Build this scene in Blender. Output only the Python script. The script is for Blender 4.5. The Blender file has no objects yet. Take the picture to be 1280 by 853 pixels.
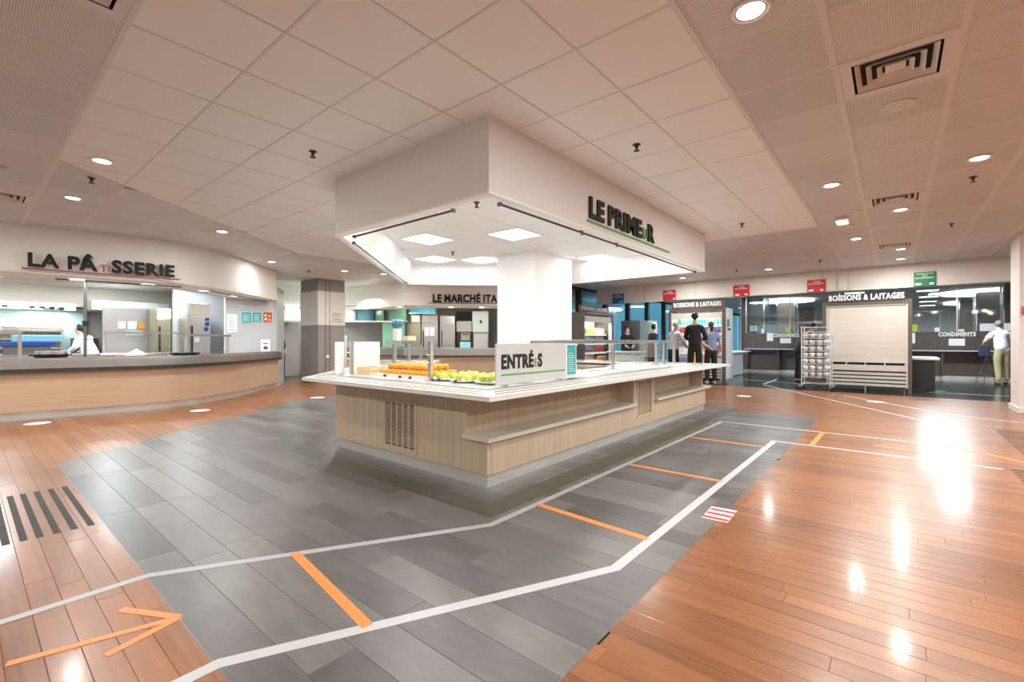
import bpy, bmesh, math, random
from mathutils import Vector, Matrix
random.seed(7)
S = bpy.context.scene
COL = S.collection

# ------------------------------------------------------------------ camera, world, lights, exposure
# world axes: X and Y follow the room (counter, ceiling grid), Z up, metres
HEAD = 39.77
CAMZ = 1.15
cam = bpy.data.cameras.new('camera'); cam.lens = 16.15; cam.sensor_width = 36; cam.clip_start = .05; cam.clip_end = 200
camo = bpy.data.objects.new('camera', cam); COL.objects.link(camo)
camo.location = (0, 0, CAMZ); camo.rotation_euler = (math.radians(90), 0, math.radians(HEAD - 90))
S.camera = camo
S.view_settings.view_transform = 'Standard'; S.view_settings.look = 'None'
S.view_settings.gamma = 1; S.view_settings.use_curve_mapping = False
S.view_settings.exposure = 0.14
w = bpy.data.worlds.new('World'); S.world = w; w.use_nodes = True
w.node_tree.nodes['Background'].inputs[0].default_value = (.24, .60, .78, 1)
w.node_tree.nodes['Background'].inputs[1].default_value = 1.0
H = 2.857                       # ceiling height
LAMP_W = 34.0                   # one downlight
WARM = (.98, 1.0, .95); NEUT = (1.0, .995, .97); COOL = (.88, .96, 1.0)

def area(loc, size, power, color=NEUT, shape='DISK', size_y=None, rot=(0, 0, 0), spread=None):
    l = bpy.data.lights.new('lamp', 'AREA'); l.energy = power; l.color = color; l.shape = shape; l.size = size
    if size_y: l.size_y = size_y
    if spread: l.spread = math.radians(spread)
    o = bpy.data.objects.new('lamp', l); COL.objects.link(o); o.location = loc; o.rotation_euler = rot
    return o

# ------------------------------------------------------------------ helpers
ct, st = math.cos(math.radians(HEAD)), math.sin(math.radians(HEAD))
def proj(a, b, z):
    d = ct*a + st*b; l = st*a - ct*b
    if d < .2: return None
    return 640 + 574.3*l/d, 427 - (z-CAMZ)*574.3/d, d
def px_area(a0, a1, b0, b1, z):
    p = proj((a0+a1)/2, (b0+b1)/2, z)
    if not p or not (-40 < p[0] < 1320 and -40 < p[1] < 893): return 0
    return (a1-a0)*(b1-b0)*abs(z-CAMZ)/p[2]**3

MATS = {}
def mat(name, color, rough=.5, metal=0, emit=None, estr=0, alpha=None, trans=0, coat=0, bump=None, noise=None, spec=None, ior=None):
    """noise=(scale xyz, amount) modulates colour; bump=(scale xyz, strength)"""
    m = bpy.data.materials.new(name); m.use_nodes = True; nt = m.node_tree; p = nt.nodes['Principled BSDF']
    col = (*color, 1)
    p.inputs['Base Color'].default_value = col; p.inputs['Roughness'].default_value = rough; p.inputs['Metallic'].default_value = metal
    if spec is not None: p.inputs['Specular IOR Level'].default_value = spec
    if ior: p.inputs['IOR'].default_value = ior
    if emit: p.inputs['Emission Color'].default_value = (*emit, 1); p.inputs['Emission Strength'].default_value = estr
    if trans: p.inputs['Transmission Weight'].default_value = trans
    if coat: p.inputs['Coat Weight'].default_value = coat; p.inputs['Coat Roughness'].default_value = .08
    if noise or bump:
        geo = nt.nodes.new('ShaderNodeNewGeometry')
    if noise:
        mp = nt.nodes.new('ShaderNodeMapping'); mp.inputs['Scale'].default_value = noise[0]
        tx = nt.nodes.new('ShaderNodeTexNoise'); tx.inputs['Scale'].default_value = 1; tx.inputs['Detail'].default_value = 4
        rm = nt.nodes.new('ShaderNodeMapRange'); rm.inputs[3].default_value = 1-noise[1]; rm.inputs[4].default_value = 1+noise[1]
        rm.inputs[1].default_value = .25; rm.inputs[2].default_value = .75
        mx = nt.nodes.new('ShaderNodeVectorMath'); mx.operation = 'SCALE'; mx.inputs[0].default_value = color
        nt.links.new(geo.outputs['Position'], mp.inputs[0]); nt.links.new(mp.outputs[0], tx.inputs[0])
        nt.links.new(tx.outputs[0], rm.inputs[0]); nt.links.new(rm.outputs[0], mx.inputs['Scale']); nt.links.new(mx.outputs[0], p.inputs['Base Color'])
    if bump:
        mp = nt.nodes.new('ShaderNodeMapping'); mp.inputs['Scale'].default_value = bump[0]
        tx = nt.nodes.new('ShaderNodeTexNoise'); tx.inputs['Scale'].default_value = 1; tx.inputs['Detail'].default_value = 3
        bn = nt.nodes.new('ShaderNodeBump'); bn.inputs['Strength'].default_value = bump[1]; bn.inputs['Distance'].default_value = .01
        nt.links.new(geo.outputs['Position'], mp.inputs[0]); nt.links.new(mp.outputs[0], tx.inputs[0])
        nt.links.new(tx.outputs[0], bn.inputs['Height']); nt.links.new(bn.outputs[0], p.inputs['Normal'])
    MATS[name] = m
    return m

def floor_mat(name, dark, light, gscale, rough, rvar, coat=0, streak=.45, tonefac=.75, bumps=.08):
    m = bpy.data.materials.new(name); m.use_nodes = True; nt = m.node_tree; N = nt.nodes; L = nt.links; p = N['Principled BSDF']; p.inputs['Specular IOR Level'].default_value = .4
    geo = N.new('ShaderNodeNewGeometry'); at = N.new('ShaderNodeAttribute'); at.attribute_name = 'tone'
    mp = N.new('ShaderNodeMapping'); mp.inputs['Scale'].default_value = gscale; L.new(geo.outputs['Position'], mp.inputs[0])
    of = N.new('ShaderNodeCombineXYZ'); ml = N.new('ShaderNodeMath'); ml.operation = 'MULTIPLY'; ml.inputs[1].default_value = 37
    L.new(at.outputs['Fac'], ml.inputs[0]); L.new(ml.outputs[0], of.inputs[2]); L.new(ml.outputs[0], of.inputs[0])
    ad = N.new('ShaderNodeVectorMath'); L.new(mp.outputs[0], ad.inputs[0]); L.new(of.outputs[0], ad.inputs[1])
    tx = N.new('ShaderNodeTexNoise'); tx.inputs['Scale'].default_value = 1; tx.inputs['Detail'].default_value = 6; tx.inputs['Roughness'].default_value = .62
    L.new(ad.outputs[0], tx.inputs[0])
    big = N.new('ShaderNodeTexNoise'); big.inputs['Scale'].default_value = 2.2; big.inputs['Detail'].default_value = 3; L.new(geo.outputs['Position'], big.inputs[0])
    a = N.new('ShaderNodeMath'); a.operation = 'MULTIPLY'; a.inputs[1].default_value = tonefac; L.new(at.outputs['Fac'], a.inputs[0])
    b = N.new('ShaderNodeMath'); b.operation = 'MULTIPLY_ADD'; b.inputs[1].default_value = streak*2; L.new(tx.outputs[0], b.inputs[0]); L.new(a.outputs[0], b.inputs[2])
    c = N.new('ShaderNodeMath'); c.operation = 'MULTIPLY_ADD'; c.inputs[1].default_value = .5; L.new(big.outputs[0], c.inputs[0]); L.new(b.outputs[0], c.inputs[2])
    rm = N.new('ShaderNodeMapRange'); rm.inputs[1].default_value = .3+streak*.3; rm.inputs[2].default_value = .25+tonefac+streak*1.4; L.new(c.outputs[0], rm.inputs[0])
    mx = N.new('ShaderNodeMix'); mx.data_type = 'RGBA'; mx.inputs['A'].default_value = (*dark, 1); mx.inputs['B'].default_value = (*light, 1)
    L.new(rm.outputs[0], mx.inputs['Factor']); L.new(mx.outputs['Result'], p.inputs['Base Color'])
    r = N.new('ShaderNodeMapRange'); r.inputs[3].default_value = rough-rvar; r.inputs[4].default_value = rough+rvar
    L.new(tx.outputs[0], r.inputs[0]); L.new(r.outputs[0], p.inputs['Roughness'])
    if coat: p.inputs['Coat Weight'].default_value = coat; p.inputs['Coat Roughness'].default_value = .12
    bn = N.new('ShaderNodeBump'); bn.inputs['Strength'].default_value = bumps; bn.inputs['Distance'].default_value = .004
    L.new(tx.outputs[0], bn.inputs['Height']); L.new(bn.outputs[0], p.inputs['Normal'])
    MATS[name] = m
    return m

def perf_mat():
    m = bpy.data.materials.new('perforated_metal'); m.use_nodes = True; nt = m.node_tree; N = nt.nodes; L = nt.links; p = N['Principled BSDF']
    geo = N.new('ShaderNodeNewGeometry')
    sc = N.new('ShaderNodeVectorMath'); sc.operation = 'SCALE'; sc.inputs['Scale'].default_value = 1/.011; L.new(geo.outputs['Position'], sc.inputs[0])
    fr = N.new('ShaderNodeVectorMath'); fr.operation = 'FRACTION'; L.new(sc.outputs[0], fr.inputs[0])
    sb = N.new('ShaderNodeVectorMath'); sb.operation = 'SUBTRACT'; sb.inputs[1].default_value = (.5, .5, 0); L.new(fr.outputs[0], sb.inputs[0])
    mu = N.new('ShaderNodeVectorMath'); mu.operation = 'MULTIPLY'; mu.inputs[1].default_value = (1, 1, 0); L.new(sb.outputs[0], mu.inputs[0])
    ln = N.new('ShaderNodeVectorMath'); ln.operation = 'LENGTH'; L.new(mu.outputs[0], ln.inputs[0])
    lt = N.new('ShaderNodeMath'); lt.operation = 'LESS_THAN'; lt.inputs[1].default_value = .26; L.new(ln.outputs['Value'], lt.inputs[0])
    at = N.new('ShaderNodeAttribute'); at.attribute_name = 'tone'
    rr = N.new('ShaderNodeMapRange'); rr.inputs[3].default_value = .68; rr.inputs[4].default_value = .77; L.new(at.outputs['Fac'], rr.inputs[0])
    cb = N.new('ShaderNodeCombineColor')
    m2 = N.new('ShaderNodeMath'); m2.operation = 'MULTIPLY'; m2.inputs[1].default_value = .99; L.new(rr.outputs[0], m2.inputs[0])
    m3 = N.new('ShaderNodeMath'); m3.operation = 'MULTIPLY'; m3.inputs[1].default_value = .975; L.new(rr.outputs[0], m3.inputs[0])
    L.new(rr.outputs[0], cb.inputs[0]); L.new(m2.outputs[0], cb.inputs[1]); L.new(m3.outputs[0], cb.inputs[2])
    mx = N.new('ShaderNodeMix'); mx.data_type = 'RGBA'; mx.inputs['B'].default_value = (.27, .24, .22, 1)
    L.new(cb.outputs[0], mx.inputs['A']); L.new(lt.outputs[0], mx.inputs['Factor']); L.new(mx.outputs['Result'], p.inputs['Base Color'])
    p.inputs['Roughness'].default_value = .5
    MATS['perforated_metal'] = m

wood_floor = floor_mat('wood_floor', (.125, .038, .013), (.39, .145, .046), (46, 2.6, 1), .32, .05, coat=.15, streak=.62, tonefac=.6, bumps=.03)
vinyl_floor = floor_mat('vinyl_floor', (.052, .049, .048), (.195, .183, .177), (16, 4, 1), .34, .09, streak=.55, tonefac=.8, bumps=.05)
perf_mat()
mat('olive_vinyl', (.085, .08, .062), .4, noise=((8, 8, 8), .15))
mat('dark_slate', (.025, .032, .036), .16, noise=((2, 2, 2), .3))
mat('white_tile', (.88, .865, .84), .85, noise=((120, 120, 120), .02))
mat('grid_white', (.72, .70, .69), .5)
mat('ceiling_white', (.74, .70, .66), .8)
mat('canopy_white', (.78, .765, .75), .7)
mat('bright_white', (.88, .88, .88), .6)
mat('fascia_white', (.80, .77, .74), .7)
mat('black_letter', (.010, .009, .009), .7)
mat('green_line', (.10, .35, .06), .5)
mat('burgundy', (.28, .03, .08), .5)
mat('light_oak', (.56, .43, .31), .42, noise=((45, 45, 1.2), .16))
mat('light_oak_h', (.62, .42, .27), .42, noise=((1.5, 1.5, 60), .10))
mat('beech_h', (.62, .43, .29), .4, noise=((1.2, 1.2, 40), .10))
mat('laminate_shelf', (.66, .60, .52), .35)
mat('corian', (.80, .79, .77), .25)
mat('groove_dark', (.07, .068, .065), .5)
mat('steel', (.58, .58, .58), .28, 1, noise=((3, 3, 60), .08))
mat('steel_bright', (.72, .71, .70), .22, 1)
mat('steel_kick', (.72, .71, .68), .30, .6, noise=((2, 2, 90), .1))
mat('steel_dark', (.24, .24, .23), .35, 1)
mat('dark_band', (.045, .048, .055), .35)
mat('chrome', (.8, .8, .8), .12, 1)
mat('grey_wall', (.42, .39, .38), .7)
mat('pale_grey_wall', (.52, .54, .56), .6)
mat('grey_pillar', (.30, .275, .27), .55)
mat('white_pillar', (.74, .69, .65), .6)
mat('panel_grey', (.62, .62, .62), .45)
mat('beige_fascia', (.66, .60, .55), .75)
mat('dark_wood', (.095, .072, .060), .28, noise=((50, 50, 1.2), .35))
mat('dark_wood_h', (.055, .043, .037), .35, noise=((50, 50, 1.2), .35))
mat('brown_frame', (.11, .085, .072), .4)
mat('charcoal', (.018, .019, .021), .4)
mat('black_gloss', (.01, .01, .011), .15)
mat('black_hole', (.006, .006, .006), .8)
mat('roller_beige', (.62, .56, .50), .55, noise=((1, 1, 120), .04))
mat('metal_beige', (.60, .56, .52), .4)
mat('red_sign', (.52, .025, .025), .5)
mat('blue_sign', (.01, .11, .32), .5)
mat('green_sign', (.01, .17, .065), .5)
mat('white_print', (.85, .85, .85), .6)
mat('white_vinyl_letters', (.9, .9, .9), .5, emit=(1, 1, 1), estr=.0)
mat('teal_paper', (.04, .42, .44), .5, noise=((30, 30, 30), .25))
mat('paper', (.86, .87, .88), .7)
mat('tape_grey', (.42, .42, .44), .4)
mat('tape_orange', (.85, .26, .055), .45)
mat('tape_white', (.54, .54, .55), .4)
mat('grip_black', (.035, .033, .03), .75)
mat('red_tape', (.72, .04, .03), .4)
mat('lamp_glow', (1, 1, 1), .4, emit=(1, .97, .92), estr=7)
mat('panel_glow', (1, 1, 1), .4, emit=(1, .98, .96), estr=2.6)
mat('cool_glow', (1, 1, 1), .4, emit=(.9, .97, 1), estr=3.0)
mat('heat_glow', (1, .6, .45), .4, emit=(1, .45, .3), estr=3)
mat('reflector', (.8, .8, .8), .12, 1)
mat('clear_glass', (.95, .98, .97), .02, trans=1, ior=1.05)
mat('orange_peel', (.95, .36, .02), .4, bump=((90, 90, 90), .1))
mat('apple_green', (.50, .62, .06), .3, noise=((25, 25, 25), .2))
mat('apple_yellow', (.86, .70, .14), .3, noise=((25, 25, 25), .15))
mat('plum', (.10, .02, .05), .3)
mat('stem', (.08, .05, .02), .7)
mat('white_ceramic', (.85, .84, .82), .2)
mat('skin', (.62, .38, .27), .5)
mat('hair_dark', (.018, .013, .011), .5)
mat('hair_grey', (.45, .32, .25), .6)
mat('hair_grizzled', (.16, .14, .13), .6)
mat('mask_blue', (.55, .74, .85), .7)
mat('cloth_black', (.014, .014, .016), .8)
mat('cloth_navy', (.018, .022, .045), .8)
mat('cloth_white', (.80, .81, .86), .8)
mat('cloth_lilac', (.62, .62, .74), .8)
mat('cloth_blue', (.20, .27, .42), .8)
mat('cloth_khaki', (.40, .35, .20), .8)
mat('shoe_tan', (.55, .36, .24), .5)
mat('blue_crate', (.01, .06, .35), .4)
mat('blue_clear', (.25, .60, .78), .25)
mat('mint_wall', (.62, .84, .78), .5)
mat('hood_white', (.62, .70, .70), .4)
mat('kitchen_cream', (.72, .66, .58), .7)
mat('olive_box', (.06, .09, .045), .6)
mat('drink_green', (.02, .42, .16), .35)
mat('drink_red', (.60, .06, .05), .35)
mat('drink_white', (.85, .86, .85), .35)
mat('drink_purple', (.20, .16, .34), .35)
mat('drink_orange', (.9, .42, .08), .35)
mat('drink_yellow', (.85, .68, .08), .35)
mat('green_glass', (.20, .42, .30), .08, coat=.5)
mat('blue_glass', (.03, .20, .32), .08, coat=.5)
mat('grey_laminate', (.42, .46, .48), .35)
mat('white_laminate', (.74, .77, .79), .35)
mat('tall_grey', (.20, .215, .225), .4)
mat('sprinkler_brass', (.06, .05, .045), .4, .6)
mat('wood_box', (.78, .58, .36), .5, noise=((60, 60, 60), .12))
mat('brown_lacquer', (.18, .10, .06), .3)
mat('yellow_steel', (.42, .38, .26), .35, .7)
mat('bowl_glass', (.74, .78, .80), .16, .55, spec=.8)
mat('wire_silver', (.70, .71, .72), .35, .3)
mat('foliage', (.30, .42, .36), .5)

def pane_mat(name, tint, refl, rough=.03):
    m = bpy.data.materials.new(name); m.use_nodes = True; nt = m.node_tree; N = nt.nodes; L = nt.links
    N.remove(N['Principled BSDF']); out = N['Material Output']
    tr = N.new('ShaderNodeBsdfTransparent'); tr.inputs[0].default_value = (*tint, 1)
    gl = N.new('ShaderNodeBsdfGlossy'); gl.inputs['Roughness'].default_value = rough; gl.inputs[0].default_value = (1, 1, 1, 1)
    fr = N.new('ShaderNodeLayerWeight'); pw = N.new('ShaderNodeMath'); pw.operation = 'POWER'; pw.inputs[1].default_value = 5; L.new(fr.outputs['Facing'], pw.inputs[0])
    ad = N.new('ShaderNodeMath'); ad.use_clamp = True; ad.inputs[1].default_value = .03+refl; L.new(pw.outputs[0], ad.inputs[0])
    mx = N.new('ShaderNodeMixShader'); L.new(ad.outputs[0], mx.inputs[0]); L.new(tr.outputs[0], mx.inputs[1]); L.new(gl.outputs[0], mx.inputs[2])
    L.new(mx.outputs[0], out.inputs[0]); MATS[name] = m
pane_mat('guard_glass', (.95, .98, .97), .0)
pane_mat('window_glass', (.72, .88, .92), .16)
pane_mat('screen_glass', (.86, .92, .92), .05)

OFF = {}
class MB:
    def __init__(s): s.v = []; s.f = []; s.m = []; s.t = []; s.tone = 0.5
    def add(s, vs, fs, mi=0):
        n = len(s.v); s.v += [tuple(x) for x in vs]; s.f += [tuple(n+i for i in f) for f in fs]; s.m += [mi]*len(fs); s.t += [s.tone]*len(vs); return s
    def box(s, a0, a1, b0, b1, z0, z1, mi=0):
        v = [(a0,b0,z0),(a1,b0,z0),(a1,b1,z0),(a0,b1,z0),(a0,b0,z1),(a1,b0,z1),(a1,b1,z1),(a0,b1,z1)]
        return s.add(v, [(3,2,1,0),(4,5,6,7),(0,1,5,4),(1,2,6,5),(2,3,7,6),(3,0,4,7)], mi)
    def prism(s, poly, z0, z1, mi=0):
        if sum(poly[i][0]*poly[(i+1)%len(poly)][1]-poly[(i+1)%len(poly)][0]*poly[i][1] for i in range(len(poly))) < 0: poly = poly[::-1]
        n = len(poly); v = [(x,y,z0) for x,y in poly]+[(x,y,z1) for x,y in poly]
        return s.add(v, [tuple(range(n-1,-1,-1)), tuple(range(n,2*n))]+[(i,(i+1)%n,n+(i+1)%n,n+i) for i in range(n)], mi)
    def obox(s, c, u, L, W, z0, z1, mi=0):
        """box centred at c=(x,y), long axis u, length L, width W"""
        l = math.hypot(*u); ux, uy = u[0]/l, u[1]/l; p = []
        for a, b in ((-1,-1),(1,-1),(1,1),(-1,1)): p.append((c[0]+a*L/2*ux-b*W/2*uy, c[1]+a*L/2*uy+b*W/2*ux))
        return s.prism(p, z0, z1, mi)
    def tube(s, p0, p1, r, n=8, r2=None, mi=0):
        p0, p1 = Vector(p0), Vector(p1); d = (p1-p0).normalized(); r2 = r if r2 is None else r2
        x = d.orthogonal().normalized(); y = d.cross(x)
        v = []
        for p, rr in ((p0, r), (p1, r2)):
            for i in range(n):
                t = 2*math.pi*i/n; v.append(p+(x*math.cos(t)+y*math.sin(t))*rr)
        return s.add(v, [tuple(range(n-1,-1,-1)), tuple(range(n,2*n))]+[(i,(i+1)%n,n+(i+1)%n,n+i) for i in range(n)], mi)
    def lathe(s, prof, c=(0,0,0), n=12, mi=0):
        v = []; k = len(prof)
        for r, z in prof:
            for i in range(n):
                t = 2*math.pi*i/n; v.append((c[0]+r*math.cos(t), c[1]+r*math.sin(t), c[2]+z))
        f = []
        for j in range(k-1):
            for i in range(n): f.append((j*n+i, j*n+(i+1)%n, (j+1)*n+(i+1)%n, (j+1)*n+i))
        f.append(tuple(range(n-1,-1,-1))); f.append(tuple((k-1)*n+i for i in range(n)))
        return s.add(v, f, mi)
    def quadstrip(s, P, Q, mi=0):
        n = len(P); return s.add(list(P)+list(Q), [(i,i+1,n+i+1,n+i) for i in range(n-1)], mi)
    def ribbon(s, pts, o0, o1, z0, z1, mi=0, closed=False):
        """solid band along a path between the offsets o0 and o1 (left of travel is positive)"""
        P = offset(pts, o0, closed); Q = offset(pts, o1, closed); n = len(P)
        v = [(x,y,z0) for x,y in P]+[(x,y,z0) for x,y in Q]+[(x,y,z1) for x,y in Q]+[(x,y,z1) for x,y in P]
        f = []
        for i in range(n if closed else n-1):
            j = (i+1) % n
            for k in range(4):
                k2 = (k+1) % 4; f.append((k*n+i, k*n+j, k2*n+j, k2*n+i))
        if not closed: f += [(0,n,2*n,3*n), (4*n-1,3*n-1,2*n-1,n-1)]
        return s.add(v, f, mi)
    def build(s, name, m, parent=None, smooth=False, bevel=0, kind=None):
        off = OFF.get(parent.name, (0,0,0)) if parent else (0,0,0)
        me = bpy.data.meshes.new(name)
        me.from_pydata([(x-off[0],y-off[1],z-off[2]) for x,y,z in s.v], [], s.f)
        ms = m if isinstance(m, (list, tuple)) else [m]
        for q in ms: me.materials.append(MATS[q] if isinstance(q, str) else q)
        me.polygons.foreach_set('material_index', s.m)
        at = me.attributes.new('tone', 'FLOAT', 'POINT'); at.data.foreach_set('value', s.t)
        bm = bmesh.new(); bm.from_mesh(me); bmesh.ops.recalc_face_normals(bm, faces=bm.faces); bm.to_mesh(me); bm.free()
        if smooth: me.polygons.foreach_set('use_smooth', [True]*len(me.polygons))
        me.update()
        o = bpy.data.objects.new(name, me); COL.objects.link(o)
        if parent: o.parent = parent; OFF[o.name] = off
        if bevel:
            b = o.modifiers.new('bevel', 'BEVEL'); b.width = bevel; b.segments = 2; b.limit_method = 'ANGLE'
        if kind: o['kind'] = kind
        return o
def offset(pts, d, closed=False):
    n = len(pts); out = []
    for i in range(n):
        p = pts[i]
        a = pts[i-1] if (i > 0 or closed) else None
        b = pts[(i+1) % n] if (i < n-1 or closed) else None
        def nrm(q, r): l = math.hypot(r[0]-q[0], r[1]-q[1]); return (-(r[1]-q[1])/l, (r[0]-q[0])/l)
        if a is None: nx, ny = nrm(p, b); out.append((p[0]+nx*d, p[1]+ny*d)); continue
        if b is None: nx, ny = nrm(a, p); out.append((p[0]+nx*d, p[1]+ny*d)); continue
        n1, n2 = nrm(a, p), nrm(p, b); k = 1+n1[0]*n2[0]+n1[1]*n2[1]; k = max(k, .3)
        out.append((p[0]+(n1[0]+n2[0])/k*d, p[1]+(n1[1]+n2[1])/k*d))
    return out
def smooth_path(P, n=5):
    out = []
    for i in range(len(P)-1):
        p0 = P[max(i-1,0)]; p1 = P[i]; p2 = P[i+1]; p3 = P[min(i+2,len(P)-1)]
        for k in range(n):
            t = k/n
            out.append(tuple(.5*((2*p1[j])+(-p0[j]+p2[j])*t+(2*p0[j]-5*p1[j]+4*p2[j]-p3[j])*t*t+(-p0[j]+3*p1[j]-3*p2[j]+p3[j])*t**3) for j in (0,1)))
    out.append(P[-1]); return out
def clip(poly, a, b, c):
    """keep the side a*x+b*y <= c"""
    out = []
    for i in range(len(poly)):
        p, q = poly[i], poly[(i+1) % len(poly)]; dp, dq = a*p[0]+b*p[1]-c, a*q[0]+b*q[1]-c
        if dp <= 0: out.append(p)
        if dp*dq < 0: t = dp/(dp-dq); out.append((p[0]+(q[0]-p[0])*t, p[1]+(q[1]-p[1])*t))
    return out
def parea(p): return abs(sum(p[i][0]*p[(i+1)%len(p)][1]-p[(i+1)%len(p)][0]*p[i][1] for i in range(len(p))))/2 if len(p) > 2 else 0
def tag(o, label, cat, group=None, kind=None):
    o['label'] = label; o['category'] = cat
    if group: o['group'] = group
    if kind: o['kind'] = kind
    return o
def thing(name, label, cat, loc=(0,0,0), group=None):
    o = bpy.data.objects.new(name, None); COL.objects.link(o); o.location = loc; OFF[o.name] = tuple(loc); o.empty_display_size = .1
    return tag(o, label, cat, group)
def struct(name, mb, m, parent=None, **k):
    o = mb.build(name, m, parent, **k)
    if not parent: o['kind'] = 'structure'
    return o
def dup(root, loc, rotz=None, label=None):
    r = root.copy(); COL.objects.link(r); r.location = loc
    if rotz is not None: r.rotation_euler.z = rotz
    if label: r['label'] = label
    for ch in list(root.children):
        c = ch.copy(); COL.objects.link(c); c.parent = r
        for g in list(ch.children):
            d = g.copy(); COL.objects.link(d); d.parent = c
    return r

# text: every character a flat solid standing on a vertical plane (origin p, direction u, up z), or lying on the floor
_fc = {}
def char_mesh(txt, bold):
    k = (txt, bold)
    if k in _fc: return _fc[k]
    cu = bpy.data.curves.new('t', 'FONT'); cu.body = txt; cu.offset = bold; cu.resolution_u = 3; cu.fill_mode = 'FRONT'
    o = bpy.data.objects.new('t', cu); COL.objects.link(o); dg = bpy.context.evaluated_depsgraph_get()
    me = bpy.data.meshes.new_from_object(o.evaluated_get(dg)); vs = [tuple(v.co) for v in me.vertices]; fs = [tuple(p.vertices) for p in me.polygons]
    # weld doubles
    bm = bmesh.new(); bm.from_mesh(me); bmesh.ops.remove_doubles(bm, verts=bm.verts, dist=1e-5)
    bm.verts.ensure_lookup_table(); vs = [tuple(v.co) for v in bm.verts]; bm.verts.index_update()
    fs = [tuple(v.index for v in f.verts) for f in bm.faces]; ed = [(e.verts[0].index, e.verts[1].index) for e in bm.edges if len(e.link_faces) == 1]
    bm.free(); bpy.data.objects.remove(o); bpy.data.curves.remove(cu); bpy.data.meshes.remove(me)
    _fc[k] = (vs, fs, ed); return _fc[k]
def layout(segs):
    """segs: (text, scale, bold, material) -> per-char (char, x offset, scale, bold, mat), width"""
    out = []; X = 0
    for txt, sc, bold, m in segs:
        for i, ch in enumerate(txt):
            if ch == ' ': continue
            full = char_mesh(txt[:i+1], bold)[0]; me = char_mesh(ch, bold)[0]
            dx = max(v[0] for v in full)-max(v[0] for v in me)
            out.append((ch, X+(dx+i*max(bold, 0)*1.3)*sc, sc, bold, m))
        end = (max(v[0] for v in char_mesh(txt.rstrip() or '.', bold)[0])+(len(txt.rstrip())-1)*max(bold, 0)*1.3)*sc
        X = X+end+.09+(.20*sc if txt.endswith(' ') else 0)
    return out
def text_parts(parent, segs, p, u, width, cap, depth=.01, joined=False, name='letter', mat_one=None):
    """p: left baseline point, u: unit 3-vector along the line; capital height cap"""
    lay = layout(segs); u = Vector(u).normalized(); up = Vector((0,0,1)); nn = u.cross(up)
    capv = char_mesh('H', 0)[0]; ch = max(v[1] for v in capv)
    x0 = min(min(v[0] for v in char_mesh(c[0], c[3])[0])*c[2]+c[1] for c in lay)
    x1 = max(max(v[0] for v in char_mesh(c[0], c[3])[0])*c[2]+c[1] for c in lay)
    sx = width/(x1-x0); sz = cap/ch; P = Vector(p); allm = MB()
    for c, dx, sc, bold, m in lay:
        vs, fs, ed = char_mesh(c, bold); mb = allm if joined else MB(); n = len(vs)
        pts = [P+u*((v[0]*sc+dx-x0)*sx)+up*(v[1]*sc*sz) for v in vs]
        mb.add([q for q in pts]+[q+nn*depth for q in pts], [tuple(reversed(f)) for f in fs]+[tuple(n+i for i in f) for f in fs]+[(a,b,n+b,n+a) for a,b in ed])
        if not joined: mb.build(name, m, parent)
    if joined: return allm.build(name, mat_one or segs[0][3], parent)
# ------------------------------------------------------------------ setting: floor
floor = struct('floor', MB().box(-4, 33, -8, 7.95, -.12, -.009).prism([(-4,7.95),(11.0,7.95),(21.05,18),(-4,18)], -.12, -.009), 'dark_wood_h')
G0, G1, GB, GT, GD = .58, 8.2, .87, 8.95, 15.0
grey_planes = [(-1,0,-G0), (1,0,G1), (0,-1,-GB), (-.8,1,6.05-.8*G0), (0,1,GT), (1,1,GD)]
wood_regions = [[(1,0,G0)], [(-1,0,-G0), (0,1,GB)], [(-1,0,-G1), (0,-1,-GB)],
    [(-1,0,-G0), (1,0,4.205), (.8,-1,-6.05+.8*G0)], [(-1,0,-4.205), (1,0,6.05), (0,-1,-GT)], [(-1,0,-6.05), (1,0,G1), (-1,-1,-GD)]]
def plank_into(mb, poly, inset=.0016, drop=.0022):
    if sum(poly[i][0]*poly[(i+1)%len(poly)][1]-poly[(i+1)%len(poly)][0]*poly[i][1] for i in range(len(poly))) < 0: poly = poly[::-1]
    inn = offset(poly, inset, True); n = len(poly)
    v = [(x,y,-drop) for x,y in poly]+[(x,y,0) for x,y in inn]+[(x,y,-.009) for x,y in poly]
    mb.add(v, [tuple(range(n,2*n))]+[(i,(i+1)%n,n+(i+1)%n,n+i) for i in range(n)]+[(2*n+i,2*n+(i+1)%n,(i+1)%n,i) for i in range(n)])
def clean(p):
    out = []
    for q in p:
        if not out or math.hypot(q[0]-out[-1][0], q[1]-out[-1][1]) > .004: out.append(q)
    while len(out) > 2 and math.hypot(out[0][0]-out[-1][0], out[0][1]-out[-1][1]) < .004: out.pop()
    return out
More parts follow.
